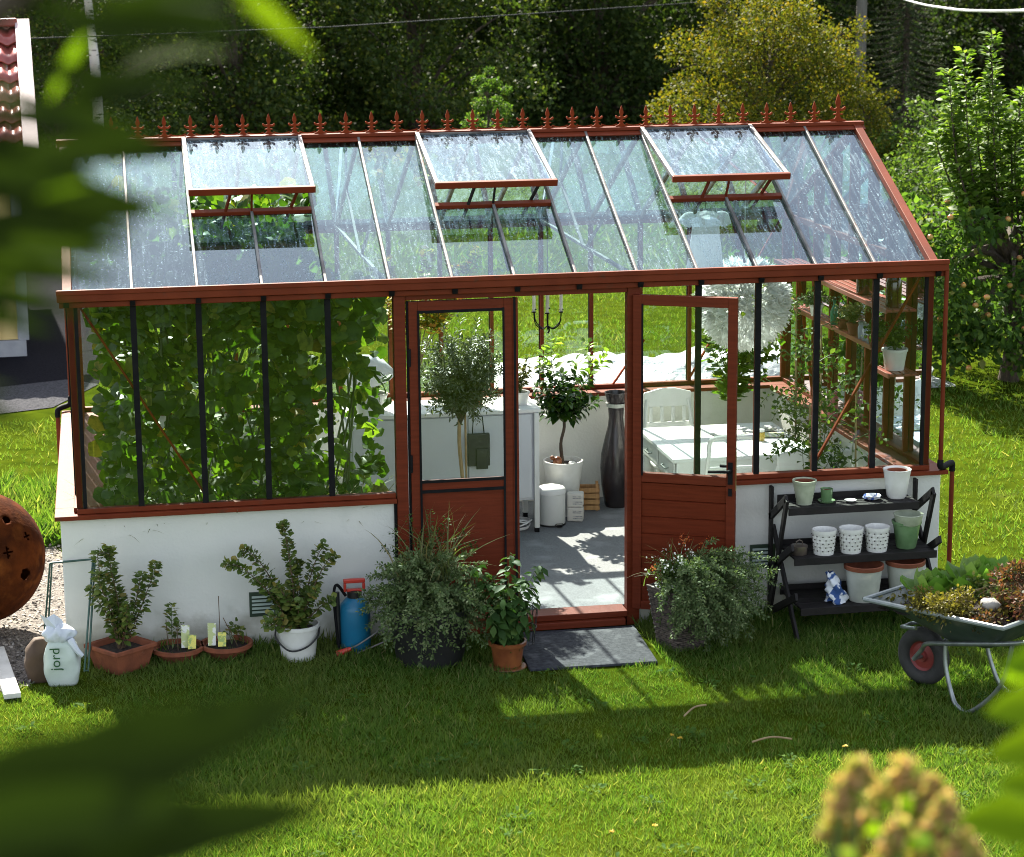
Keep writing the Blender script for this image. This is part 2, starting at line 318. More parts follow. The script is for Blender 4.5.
L_['straw'] = leafmat('pale_grass', [(0, (0.0840, 0.1190, 0.0350)), (.5, (0.1540, 0.1750, 0.0630)), (1, (0.2520, 0.2100, 0.0980))], .4, .5, .3)
L_['cabbage'] = leafmat('cabbage_leaves', [(0, (.08, .18, .03)), (.6, (.14, .26, .045)), (1, (.24, .34, .09))], .4, .4, .4, (1.1, 1.3, .5))
L_['weed'] = leafmat('yellowing_weeds', [(0, (0.0650, 0.0520, 0.0130)), (.5, (0.1300, 0.1235, 0.0228)), (1, (0.2145, 0.1755, 0.0325))], .35, .6, .3)
L_['redweed'] = leafmat('wilted_red_weeds', [(0, (0.0325, 0.0390, 0.0130)), (.4, (0.0845, 0.0585, 0.0228)), (.8, (0.1430, 0.0585, 0.0325)), (1, (0.2340, 0.0780, 0.0455))], .3, .6, .3)
L_['autumn'] = leafmat('orange_yellow_leaves', [(0, (0.1650, 0.2100, 0.0300)), (.5, (0.3150, 0.2850, 0.0450)), (.85, (0.3750, 0.2250, 0.0375)), (1, (0.4125, 0.1200, 0.0300))], .5, .5, .3)
L_['white_fl'] = leafmat('white_petals', [(0, (.7, .72, .6)), (1, (.85, .85, .8))], .3, .6, .2, (1, 1, 1))
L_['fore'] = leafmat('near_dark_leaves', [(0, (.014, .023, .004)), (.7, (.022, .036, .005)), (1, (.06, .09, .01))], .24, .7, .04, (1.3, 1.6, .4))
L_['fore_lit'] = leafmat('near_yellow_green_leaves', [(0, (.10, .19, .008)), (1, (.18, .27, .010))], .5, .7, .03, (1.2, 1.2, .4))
L_['flowerhead'] = leafmat('fading_flower_heads', [(0, (.18, .28, .04)), (.4, (.40, .36, .12)), (.7, (.54, .34, .19)), (1, (.58, .30, .21))], .45, .8, .05)

# ------------------------------------------------------------------ leaf clouds
def tpl(kind, w=.25):
    if kind == 'tiny':
        return np.array([(0, 0, 0), (w, .5, .05), (0, 1, -.05), (-w, .5, .05)]), [(0, 1, 2, 3)]
    if kind == 'oval':
        return np.array([(0, 0, 0), (-w * .8, .28, .07), (-w, .55, .08), (0, 1, -.12), (w, .55, .08), (w * .8, .28, .07), (0, .45, 0), (0, .75, -.03)]), \
            [(0, 6, 2, 1), (0, 5, 4, 6), (6, 7, 3, 2), (6, 4, 3, 7)]
    if kind == 'round':
        vs = [(0, .35, 0)]; n = 14
        for i in range(n):
            t = 2 * math.pi * i / n - math.pi / 2
            rr = .5 + .045 * math.cos(5 * t + .6)
            if i == 0: rr = .14
            if i in (1, n - 1): rr = .50
            vs.append((rr * math.cos(t) * 1.05, .42 + rr * math.sin(t), -.10 * (rr / .5) ** 2 + .035 * math.sin(3 * t)))
        return np.array(vs), [(0, 1 + i, 1 + (i + 1) % n) for i in range(n)]
    if kind == 'lobed':
        vs = [(0, .3, 0)]; n = 10
        for i in range(n):
            t = 2 * math.pi * i / n - math.pi / 2
            rr = .52 if i % 2 == 0 else .34
            if i == 0: rr = .25
            vs.append((rr * math.cos(t), .42 + rr * math.sin(t), -.06 * (i % 2)))
        return np.array(vs), [(0, 1 + i, 1 + (i + 1) % n) for i in range(n)]
    if kind == 'blade':
        return np.array([(-w, 0, 0), (w, 0, 0), (w * .8, .45, .05), (-w * .8, .45, .05), (0, 1, -.05)]), [(0, 1, 2, 3), (3, 2, 4)]
    if kind == 'arch':
        vs = []; n = 6
        for i in range(n + 1):
            t = i / n; ww = w * (1 - t) ** .6 if i < n else 0
            z = .0 - .75 * t ** 2.2; y = t * (1 - .2 * t)
            vs += [(-ww, y, z), (ww, y, z)]
        return np.array(vs), [(2 * i, 2 * i + 1, 2 * i + 3, 2 * i + 2) for i in range(n)]
    if kind == 'fine':
        vs = []; n = 12
        for i in range(n + 1):
            t = i / n; ww = w * math.sin(math.pi * t ** .82) ** .85 * (1 + .05 * math.sin(i * 2.1)) if 0 < i < n else .004
            z = -.16 * t * t + .03 * math.sin(5 * t); vs += [(-ww, t, z + .22 * ww), (0, t, z), (ww, t, z + .22 * ww)]
        return np.array(vs), [(3 * i + q, 3 * i + q + 1, 3 * i + q + 4, 3 * i + q + 3) for i in range(n) for q in (0, 1)]
    if kind == 'curl':   # big cupped cabbage leaf
        vs = []; n = 7; m = 6
        for i in range(n):
            t = i / (n - 1)
            wd = .5 * math.sin(math.pi * (.12 + .80 * t)) ** .7
            for j in range(m):
                a = (j / (m - 1) - .5) * 2
                vs.append((wd * a, t, .32 * t * t + .16 * a * a + .05 * math.sin(7 * t + 5 * a)))
        return np.array(vs), [(i * m + j, i * m + j + 1, (i + 1) * m + j + 1, (i + 1) * m + j) for i in range(n - 1) for j in range(m - 1)]

def norm(a):
    return a / np.maximum(1e-9, np.linalg.norm(a, axis=-1, keepdims=True))

def cloud(name, mat, parent, pos, dirs, nrm, size, kind='tiny', w=.25, smooth=False):
    T, F = tpl(kind, w); k = len(T); n = len(pos)
    pos = np.asarray(pos, float); dirs = norm(np.asarray(dirs, float)); nrm = np.asarray(nrm, float)
    x = norm(np.cross(dirs, nrm + 1e-6)); z = np.cross(x, dirs)
    size = np.broadcast_to(np.asarray(size, float), (n,))
    V = (x[:, None, :] * T[None, :, 0:1] + dirs[:, None, :] * T[None, :, 1:2] + z[:, None, :] * T[None, :, 2:3]) * size[:, None, None] + pos[:, None, :]
    me = bpy.data.meshes.new(name); V = V.reshape(-1, 3)
    lens = np.array([len(f) for f in F]); idx = np.concatenate([np.array(f) for f in F])
    me.vertices.add(len(V)); me.vertices.foreach_set('co', V.astype(np.float32).ravel())
    LI = (idx[None, :] + (np.arange(n) * k)[:, None]).ravel()
    me.loops.add(len(LI)); me.loops.foreach_set('vertex_index', LI.astype(np.int32))
    PL = np.tile(lens, n); PS = np.concatenate([[0], np.cumsum(PL)[:-1]])
    me.polygons.add(len(PL)); me.polygons.foreach_set('loop_start', PS.astype(np.int32))
    try: me.polygons.foreach_set('loop_total', PL.astype(np.int32))
    except Exception: pass
    me.update(calc_edges=True); me.validate()
    if smooth: me.polygons.foreach_set('use_smooth', [True] * len(me.polygons))
    me.materials.append(mat)
    o = bpy.data.objects.new(name, me); col.objects.link(o)
    if parent: o.parent = parent
    return o

def rdir(n, r=None):
    r = r or rng
    return norm(rng.normal(size=(n, 3)))

def blob_leaves(centers, radii, n, squash=.8, shell=.5):
    """leaf positions through clumps, more towards each clump's outside; returns pos, outward"""
    centers = np.asarray(centers, float); radii = np.asarray(radii, float)
    p = radii ** 2 / np.sum(radii ** 2); ci = rng.choice(len(centers), n, p=p)
    d = rdir(n); rr = rng.random(n) ** shell
    off = d * rr[:, None] * radii[ci][:, None]; off[:, 2] *= squash
    return centers[ci] + off, d

def smooth_path(pts, n=6):
    P = [Vector(p) for p in pts]; out = []
    for i in range(len(P) - 1):
        p0 = P[max(i - 1, 0)]; p1 = P[i]; p2 = P[i + 1]; p3 = P[min(i + 2, len(P) - 1)]
        for j in range(n):
            t = j / n
            out.append(.5 * ((2 * p1) + (-p0 + p2) * t + (2 * p0 - 5 * p1 + 4 * p2 - p3) * t * t + (-p0 + 3 * p1 - 3 * p2 + p3) * t ** 3))
    out.append(P[-1]); return out

def stems_with_leaves(root, paths, r0, leaf, per, size, kind, w, smat, spread=.02, droop=0, upright=.3, start=.15, lname='foliage', sname='stem', jitter=.5):
    mb = MB(); P = []; D = []; Nn = []; S = []
    for path in paths:
        pts = smooth_path(path, 5); m = len(pts)
        mb.tube(pts, [r0 * (1 - .75 * i / (m - 1)) for i in range(m)], 6)
        Lg = sum((pts[i + 1] - pts[i]).length for i in range(m - 1)); cnt = max(2, int(Lg * per))
        for q in range(cnt):
            t = start + (1 - start) * (q + random.random() * .8) / cnt; t = min(t, .999)
            f = t * (m - 1); i = int(f); p = pts[i].lerp(pts[min(i + 1, m - 1)], f - i); ax = (pts[min(i + 1, m - 1)] - pts[max(0, i - 1)]).normalized()
            a = q * 2.4 + random.random(); sd = ax.cross(Vector((0, 0, 1)) if abs(ax.z) < .9 else Vector((1, 0, 0))).normalized(); sd2 = ax.cross(sd)
            d = sd * math.cos(a) + sd2 * math.sin(a) + ax * upright + Vector((0, 0, -droop)) + Vector([random.gauss(0, jitter * .4) for _ in range(3)])
            d.normalize(); P.append(p + d * spread * random.random()); D.append(d); nn = (ax * .6 + Vector((0, 0, 1))) + Vector([random.gauss(0, jitter) for _ in range(3)])
            Nn.append(nn); S.append(size * random.uniform(.6, 1.15) * (1 - .35 * t))
    s = mb.build(sname, smat, root, smooth=True)
    l = cloud(lname, leaf, root, np.array([list(p) for p in P]), np.array([list(p) for p in D]), np.array([list(p) for p in Nn]), np.array(S), kind, w)
    return s, l

# ------------------------------------------------------------------ world, sun, camera
SUN = Vector((-.165, 1.08, 1.0)).normalized()
w = bpy.data.worlds.new('World'); sc.world = w; w.use_nodes = True
wn = w.node_tree.nodes; wl = w.node_tree.links
bg = wn['Background']; sky = wn.new('ShaderNodeTexSky'); sky.sky_type = 'NISHITA'; sky.sun_disc = False
sky.sun_elevation = math.asin(SUN.z); sky.sun_rotation = math.atan2(SUN.x, SUN.y)
sky.air_density = 1.0; sky.dust_density = 1.5; sky.ozone_density = 1.0
hsv = wn.new('ShaderNodeHueSaturation'); hsv.inputs['Saturation'].default_value = .42   # bright hazy summer sky, not deep blue
wl.new(sky.outputs[0], hsv.inputs['Color']); wl.new(hsv.outputs[0], bg.inputs[0]); bg.inputs[1].default_value = .092
ld = bpy.data.lights.new('sun', 'SUN'); ld.energy = 5.0; ld.angle = R(.55); ld.color = (1, .94, .80)
lo = bpy.data.objects.new('sun', ld); col.objects.link(lo); lo.rotation_euler = (-SUN).to_track_quat('-Z', 'Y').to_euler(); lo.location = (0, 10, 12)

CX, CY, CZ = .23553, -12.3777, 3.94983
cam = bpy.data.cameras.new('camera'); co = bpy.data.objects.new('camera', cam); col.objects.link(co); sc.camera = co
yw, pt_, rl = .1803, .2133, -.009
fw = Vector((math.sin(yw) * math.cos(pt_), math.cos(yw) * math.cos(pt_), -math.sin(pt_)))
rt = Vector((math.cos(yw), -math.sin(yw), 0)); up = rt.cross(fw)
r2 = rt * math.cos(rl) + up * math.sin(rl); u2 = -rt * math.sin(rl) + up * math.cos(rl)
mat4 = Matrix(((r2.x, u2.x, -fw.x, CX), (r2.y, u2.y, -fw.y, CY), (r2.z, u2.z, -fw.z, CZ), (0, 0, 0, 1)))
co.matrix_world = mat4
cam.sensor_width = 36; cam.lens = 2223.8 / 1024 * 36; cam.clip_end = 600; cam.clip_start = .05
cam.dof.use_dof = True; cam.dof.focus_distance = 12.8; cam.dof.aperture_fstop = 5.6
sc.view_settings.view_transform = 'Standard'; sc.view_settings.look = 'None'; sc.view_settings.gamma = 1; sc.view_settings.exposure = 2.08
sc.cycles.filter_width = 1.0
sc.cycles.max_bounces = 8; sc.cycles.diffuse_bounces = 2; sc.cycles.glossy_bounces = 3; sc.cycles.transparent_max_bounces = 24; sc.cycles.transmission_bounces = 6
sc.cycles.sample_clamp_indirect = 6; sc.cycles.caustics_reflective = False; sc.cycles.caustics_refractive = False

def cray(u, v, d):
    """a point d metres in front of the camera's viewpoint (only used to read positions off the photograph)"""
    q = fw + r2 * ((u - 512) / 2223.8) - u2 * ((v - 428.5) / 2223.8)
    return Vector((CX, CY, CZ)) + q * d
def onplane(u, v, ax, val):
    q = fw + r2 * ((u - 512) / 2223.8) - u2 * ((v - 428.5) / 2223.8); c = Vector((CX, CY, CZ))
    return c + q * ((val - c[ax]) / q[ax])

# ------------------------------------------------------------------ setting
def grid(name, xs, ys, zf, mat, parent=None, smooth=True):
    mb = MB(); nx = len(xs); ny = len(ys)
    mb.v = [(x, y, zf(x, y)) for y in ys for x in xs]
    mb.f = [(j * nx + i, j * nx + i + 1, (j + 1) * nx + i + 1, (j + 1) * nx + i) for j in range(ny - 1) for i in range(nx - 1)]
    return mb.build(name, mat, parent, smooth=smooth, angle=180)

lawnmat = surf('lawn_ground', (.045, .065, .004), (.026, .04, .003), 5, 1, .6, spec=0, bscale=60, dirt=((.055, .065, .012), 2.5, .62))
mb = MB(); mb.add([(-250, -60, 0), (300, -60, 0), (300, 400, 0), (-250, 400, 0)], [(0, 1, 2, 3)])
tag(mb.build('lawn', lawnmat), kind='structure')
# wooded slope far behind
tag(grid('hillside', [-90 + 10 * i for i in range(24)], [46, 50, 56, 66, 80, 100], lambda x, y: -.3 + (y - 46) * .75 + 1.2 * math.sin(x * .3) * (y > 48), M['soil_bed']), kind='structure')
# gravel path at the left end of the house
pts = [(-4, -.42), (-.9, -.46), (-.42, -.50), (-.22, -.36), (-.1, -.12), (-.03, .0), (-.03, 1.2), (-.1, 2.2), (-.25, 2.6), (-.6, 2.75), (-1.4, 2.9), (-4, 3.1)]
mb = MB(); mb.add([(a, b, .004) for a, b in pts], [tuple(range(len(pts)))])
tag(mb.build('gravel_path', M['gravel']), kind='structure')
# drive behind
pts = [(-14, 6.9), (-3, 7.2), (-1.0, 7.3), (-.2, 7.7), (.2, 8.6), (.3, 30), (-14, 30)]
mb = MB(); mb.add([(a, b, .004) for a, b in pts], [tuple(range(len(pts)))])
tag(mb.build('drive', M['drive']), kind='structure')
pts = [(-14, 6.7), (-3, 6.95), (-1.0, 7.0), (-.3, 7.3), (.1, 8.3), (-.2, 8.6), (-1.2, 8.2), (-3, 8.1), (-14, 7.9)]
mb = MB(); mb.add([(a, b, .008) for a, b in pts], [tuple(range(len(pts)))])
tag(mb.build('gravel_verge', surf('grey_gravel', (.09, .09, .10), (.045, .045, .05), 50, 1, .8, spec=.03, bdist=.015)), kind='structure')
# pebbles
n = 5200
px = -rng.random(n) ** .8 * 1.3 - .05; py = rng.random(n) * 3.3 - .5
k_ = (px < -.05 - .12 * (py < 0) - .25 * np.clip(-py, 0, 1)); px, py = px[k_], py[k_]; n = len(px)
tag(cloud('pebbles', surf('pebble', (.34, .31, .28), (.13, .12, .11), 20, .9, 0, thresh=(.4, .6)), None, np.c_[px, py, np.full(n, .008)], np.c_[rng.normal(size=(n, 2)), rng.random(n) * .5], np.c_[rng.normal(size=(n, 2)) * .5, np.ones(n)], .012 + rng.random(n) * .018, 'tiny', .42), 'small loose grey stones scattered over the path', 'gravel', kind='stuff')

def lowfreq(x, y):
    return np.sin(x * 1.9 + 1.3 * np.sin(y * 1.1)) * .5 + np.sin(y * 2.3 + x * .7) * .35 + np.sin(x * 5.1 + y * 4.3) * .25
def keep(x, y):
    inside = (x > -.02) & (x < 5.06) & (y > -.015) & (y < 2.93)
    mat_ = (x > 2.43) & (x < 3.22) & (y > -.80 + .05 * np.sin(x * 17)) & (y < 0)
    gr = (x < -.03 - .22 * np.clip(-y * 2, 0, 1) + .07 * np.sin(y * 9)) & (y > -.47 + .06 * np.sin(x * 13)) & (y < 2.6 + .1 * np.sin(x * 7))
    dr = (x < .1) & (y > 6.75)
    return ~(inside | mat_ | gr | dr)
def blades(name, n, x0, x1, y0, y1, h, wd, label, cond=None, lab=None):
    x = rng.uniform(x0, x1, n); y = rng.uniform(y0, y1, n); k = keep(x, y)
    if cond is not None: k &= cond(x, y)
    lf = lowfreq(x, y); k &= rng.random(n) < (.88 + .15 * lf)
    x, y, lf = x[k], y[k], lf[k]; m = len(x)
    d = np.c_[rng.normal(size=(m, 2)) * .48, np.ones(m) * .8]
    H = h * (.4 + 1.0 * rng.random(m) ** 1.4) * (1 + .35 * lf + .25 * np.sin(x * 13 + 2 * np.sin(y * 11)) * np.sin(y * 15))
    # longer along the plinth, where the mower does not reach
    near = np.exp(-np.clip(-y, 0, 9) / .28) * ((x > .02) & (x < 5.3) & (y < 0)); H = H * (1 + 1.1 * near)
    return tag(cloud(name, L_['grass'], None, np.c_[x, y, np.zeros(m)], d, np.c_[rng.normal(size=(m, 2)), np.zeros(m)], H, 'blade', wd), label, 'grass', kind='stuff')
blades('grass', 400000, -1.1, 6.3, -4.1, 0.3, .036, .046, 'short mown green lawn grass in front of the greenhouse')
blades('grass', 260000, -3.0, 10.5, .2, 14, .044, .06, 'sunlit lawn grass behind and beside the greenhouse', cond=lambda x, y: (x > -.2 + -.18 * y * .3 - 1.2))
blades('grass', 90000, -1, 24, 14, 40, .10, .09, 'far lawn grass in front of the wood')
blades('grass', 9000, -.75, .1, 2.5, 4.2, .17, .05, 'long rough grass at the end of the gravel path')
# broad-leaved weeds and fallen bits in the lawn
n = 1500
cxs = rng.uniform(-.6, 5.6, 110); cys = rng.uniform(-3.9, -.9, 110); ci = rng.integers(0, 110, n)
a = rng.random(n) * 6.28; rr = rng.random(n) * .05
tag(cloud('clover', leafmat('lawn_weeds', [(0, (.04, .10, .018)), (1, (.09, .16, .03))], .45, .8, .1), None, np.c_[cxs[ci] + rr * np.cos(a), cys[ci] + rr * np.sin(a), .02 + rng.random(n) * .025], np.c_[np.cos(a), np.sin(a), rng.random(n) * .6], np.c_[rng.normal(size=(n, 2)) * .3, np.ones(n)], .016 + rng.random(n) * .022, 'oval', .28), 'flat clumps of broad lawn weeds among the mown grass', 'weeds', kind='stuff')

# ------------------------------------------------------------------ greenhouse
P = .36; hs = .854; he = 2.074; hr = 2.795; W = 2.912; LX = 14 * P; TH = .14; FZ = .08
gh = thing('greenhouse', 'long red-brown framed glass greenhouse on a low white plinth, its door standing open', 'greenhouse')
slope = math.atan2(hr - he, W / 2)
def part(mb, name, mat, parent=gh, **k): return mb.build(name, mat, parent, **k)
# plinth (with a slightly proud base)
mb = MB()
mb.bx(-.095, 1.81, 0, TH, -.1, hs - .03); part(mb, 'plinth_wall', M['plaster'], bevel=.006)
mb = MB(); mb.bx(3.25, LX + .08, 0, TH, -.1, hs - .03); part(mb, 'plinth_wall', M['plaster'], bevel=.006)
mb = MB(); mb.bx(-.095, LX + .08, W - TH, W, -.1, hs - .03); part(mb, 'plinth_wall', M['plaster_in'], bevel=.006)
mb = MB(); mb.bx(-.095, TH, TH + .002, W - TH - .002, -.1, hs - .03); part(mb, 'plinth_wall', M['plaster_in'])
mb = MB(); mb.bx(LX - TH, LX + .08, TH + .002, W - TH - .002, -.1, hs - .03); part(mb, 'plinth_wall', M['plaster_in'])
# sills: outer and inner red boards
def sill(x0, x1, y0, y1):
    mb = MB(); mb.bx(x0, x1, y0, y1, hs - .03, hs - .004); return mb
for x0, x1 in ((-.125, 1.808), (3.252, LX + .11)):
    mb = sill(x0, x1, -.045, TH + .02); mb.bx(max(x0, 0), min(x1 - .002, LX), -.018, .03, hs - .002, hs + .026); part(mb, 'sill', M['red'], bevel=.003)
mb = sill(-.125, LX + .11, W - TH - .02, W + .045); mb.bx(0, LX, W - .03, W + .018, hs - .002, hs + .026); part(mb, 'sill', M['red'], bevel=.003)
for xa, xb, xc, xd in ((-.125, TH + .02, -.018, .03), (LX - TH - .02, LX + .11, LX - .03, LX + .018)):
    mb = sill(xa, xb, TH + .022, W - TH - .022); mb.bx(xc, xd, .032, W - .032, hs - .002, hs + .026); part(mb, 'sill', M['red'], bevel=.003)
# front eave beam / gutter
def eave(y, s):
    mb = MB()
    y0, y1 = sorted((y, y + s * .075))
    mb.bx(-.05, LX + .06, y0, y1, he - .010, he + .050)
    y2, y3 = sorted((y - s * .02, y + s * .05))
    mb.bx(-.04, LX + .05, y2, y3, he - .045, he - .014)
    mb.bx(-.052, LX + .062, *sorted((y + s * .062, y + s * .082)), he + .030, he + .058)
    return mb
part(eave(0, -1), 'gutter', M['red'], bevel=.004)
part(eave(W, 1), 'gutter', M['red'], bevel=.004)
# corner posts
for x, y in ((0, 0), (LX, 0), (0, W), (LX, W)):
    sx = 1 if x == 0 else -1; sy = 1 if y == 0 else -1
    mb = MB(); mb.bx(*sorted((x, x + sx * .035)), *sorted((y + sy * .0, y + sy * .04)), hs + .028, he - .046)
    po = part(mb, 'corner_post', M['red'], bevel=.003)
    if y == 0:
        mb = MB(); mb.bx(*sorted((x + sx * .037, x + sx * .058)), -.006, .012, hs + .0285, he - .0465); part(mb, 'rubber_seal', M['black'], po)
# ridge cap and cresting
mb = MB(); mb.bx(-.04, LX + .04, W / 2 - .035, W / 2 + .035, hr + .012, hr + .034); mb.bx(-.03, LX + .03, W / 2 - .02, W / 2 + .02, hr - .05, hr + .012)
mb.bar((-.04, W / 2 - .05, hr - .004), (LX + .04, W / 2 - .05, hr - .004), .05, .008, (0, -.4, .9))
mb.bar((-.04, W / 2 + .05, hr - .004), (LX + .04, W / 2 + .05, hr - .004), .05, .008, (0, .4, .9))
ridge = part(mb, 'ridge_cap', M['red'], bevel=.003)
def finial_outline(s=1.0):
    h = [(.034, 0), (.042, .005), (.018, .014), (.009, .026), (.010, .031), (.024, .032), (.024, .037), (.009, .040), (.007, .050), (.014, .050), (.024, .050), (.037, .058), (.040, .067), (.033, .073), (.026, .066), (.018, .062), (.008, .066), (.007, .072), (.013, .084), (.0125, .096), (.006, .118), (.0, .133)]
    return [(a * s, b * s) for a, b in h] + [(-a * s, b * s) for a, b in h[::-1][1:]]
fm = None
fx0 = .135; fx1 = 4.913; nf = 31
for i in range(nf):
    s = 1.35 if i in (0, nf - 1) else 1.0
    x = fx0 + (fx1 - fx0) * i / (nf - 1)
    if s == 1.0 and fm is not None:
        o = fm.copy(); col.objects.link(o); o.parent = ridge; o.location = (x, W / 2, hr + .034)
    else:
        mb = MB(); mb.poly(finial_outline(s), -.006, .006); o = mb.build('finial', M['finial_red'], ridge, bevel=.002); o.location = (x, W / 2, hr + .034)
        if s == 1.0: fm = o
# curved links of the cresting between finials
for i in range(nf - 1):
    mb = MB(); xa = fx0 + (fx1 - fx0) * i / (nf - 1) + .03; xb = fx0 + (fx1 - fx0) * (i + 1) / (nf - 1) - .03; xm = (xa + xb) / 2
    mb.tube([(xa, W / 2, hr + .052), (xa + .02, W / 2, hr + .044), (xm, W / 2, hr + .040), (xb - .02, W / 2, hr + .044), (xb, W / 2, hr + .052)], .004, 5)
    part(mb, 'cresting_link', M['finial_red'], ridge)
# wall bars
def vbar(x, y, out, name='glazing_bar', cap=True, top=he - .047, bot=hs + .028, bodymat=None):
    ox, oy = out; mb = MB()
    def b(a0, a1, w):
        if ox: mb_.bx(*sorted((x + ox * a0, x + ox * a1)), y - w, y + w, bot, top)
        else: mb_.bx(x - w, x + w, *sorted((y + oy * a0, y + oy * a1)), bot, top)
    mb_ = mb; b(-.034, -.002, .012)
    o = part(mb, name, bodymat or M['red'])
    if cap:
        mb_ = mb2 = MB(); b(.001, .014, .0165); c = mb2.build('rubber_seal', M['black'], o)
    return o
for i in (1, 2, 3, 4, 10, 11, 12, 13): vbar(i * P, 0, (0, -1))
for i in range(1, 14): vbar(i * P, W, (0, 1))
for k in range(1, 8):
    y = k * W / 8; tz = he + (hr - he) * (1 - abs(y - W / 2) / (W / 2)) - .03
    vbar(0, y, (-1, 0), top=tz); vbar(LX, y, (1, 0), top=tz)
# gable eave ties
for x in (.0, LX):
    mb = MB(); sx = 1 if x == 0 else -1
    mb.bx(*sorted((x - sx * .004, x + sx * .036)), .05, W - .05, he - .03, he + .01); part(mb, 'tie_rail', M['red'])
    mb = MB()
    for s in (-1, 1):
        mb.bar((x + sx * .006, W / 2 + s * .02, hr - .005), (x + sx * .006, W / 2 + s * (W / 2 + .055), he + .005 - .012), .052, .05, (0, s * math.sin(slope), math.cos(slope)))
    part(mb, 'gable_rafter', M['red'], bevel=.003)
# roof bars
def rp(x, t, s=-1, off=0.0):
    """point on a roof slope, t=0 at ridge, 1 at eave"""
    y = W / 2 + s * (W / 2) * t; z = hr - (hr - he) * t
    return (x, y + s * math.sin(slope) * off, z + math.cos(slope) * off)
upF = (0, -math.sin(slope), math.cos(slope)); upB = (0, math.sin(slope), math.cos(slope))
OPEN = {2: 0, 6: 1, 10: 2}; T_open = .50   # vents two bays wide; sill of the opening halfway down
for i in range(0, 15):
    t0 = .01
    if i in (3, 7, 11): t0 = T_open + .01
    mb = MB(); mb.bar(rp(i * P, t0, -1, .014), rp(i * P, 1.03, -1, .014), .017, .024, upF)
    mb.bar(rp(i * P, t0, -1, -.012), rp(i * P, 1.0, -1, -.012), .014, .022, upF)
    rb = part(mb, 'roof_bar', M['alu'], bevel=.004)
    mb = MB(); mb.bar(rp(i * P, 1.025, -1, .006), rp(i * P, 1.045, -1, .004), .03, .03, upF); part(mb, 'end_clip', M['black'], rb)
    mb = MB(); mb.bar(rp(i * P, .01, 1, .0), rp(i * P, 1.0, 1, .0), .02, .04, upB); part(mb, 'roof_bar', M['alu'] if i % 14 else M['red'])
# roof panes
def pane_quad(name, mat, pts, parent=gh):
    mb = MB(); mb.add(pts, [(0, 1, 2, 3)]); return mb.build(name, mat, parent)
for i in range(14):
    a = i * P + .004; b = (i + 1) * P - .004
    vent_bay = i in (2, 3, 6, 7, 10, 11)
    t0 = T_open + .01 if vent_bay else .02
    pane_quad('roof_pane', G_roof, [rp(a, t0, -1), rp(a, 1.02, -1), rp(b, 1.02, -1), rp(b, t0, -1)])
    pane_quad('roof_pane', G_back, [rp(b, .02, 1), rp(b, 1.02, 1), rp(a, 1.02, 1), rp(a, .02, 1)])
# roof vents
vl = .845; op = slope - R(10.5)
for n_, i in enumerate((2, 6, 10)):
    x0 = i * P - .006; x1 = (i + 2) * P + .006; wv = x1 - x0
    mb = MB(); mb.bar(rp(x0, T_open, -1, .008), rp(x1, T_open, -1, .008), .04, .03, upF); part(mb, 'vent_curb', M['red'], bevel=.003)
    # frame, in the vent's own axes: X along, Y down the pane
    mb = MB(); f = .026
    mb.bx(0, f, 0, vl, 0, .03); mb.bx(wv - f, wv, 0, vl, 0, .03); mb.bx(f, wv - f, 0, .02, .001, .029)
    vo = mb.build('roof_vent', M['alu'], gh, bevel=.004)
    vo.matrix_parent_inverse = Matrix.Identity(4)
    yv = Vector((0, -math.cos(op), -math.sin(op))); xv = Vector((1, 0, 0)); zv = Vector((0, -math.sin(op), math.cos(op)))
    # local (x,y,z) -> world: x->xv, y->yv, z->zv (left handed fixed by mirroring nothing: only boxes)
    mtx = Matrix(((1, 0, 0, x0), (0, yv.y, zv.y, W / 2 - .03), (0, yv.z, zv.z, hr + .006), (0, 0, 0, 1)))
    def tv(p): return tuple(mtx @ Vector(p))
    bpy.data.objects.remove(vo)
    def vbuild(mb, name, mat, par, **k):
        mb.v = [tv(p) for p in mb.v]; mb.f = [tuple(reversed(q)) for q in mb.f]; return mb.build(name, mat, par, **k)
    vo = vbuild(mb, 'roof_vent', M['alu'], gh, bevel=.004)
    mb = MB(); mb.bx(-.002, wv + .002, vl, vl + .03, -.006, .034); vbuild(mb, 'bottom_rail', M['red'], vo, bevel=.004)
    mb = MB(); mb.bx(f, wv - f, -.004, .018, .030, .036); vbuild(mb, 'hinge_rail', M['red'], vo)
    mb = MB(); mb.add([(f, .02, .016), (wv - f, .02, .016), (wv - f, vl, .016), (f, vl, .016)], [(0, 1, 2, 3)]); vbuild(mb, 'pane', G_vent, vo)
    # stay arm from the curb to the vent
    mb = MB(); xm = (x0 + x1) / 2; e = tv((wv / 2, vl - .02, 0))
    mb.bar(rp(xm + .0, T_open, -1, .01), e, .012, .012); mb.bar(rp(xm, T_open + .02, -1, .0), rp(xm + .03, T_open + .28, -1, -.16), .012, .012)
    mb.bar(rp(xm + .2, T_open - .04, -1, -.12), (e[0] + .27, e[1], e[2]), .014, .014, (0, 0, 1)); mb.bar(rp(xm - .18, T_open, -1, -.1), (e[0] - .12, e[1], e[2]), .014, .014)
    vbuild2 = part(mb, 'vent_opener', M['blackwood'] if n_ == 1 else M['red'])
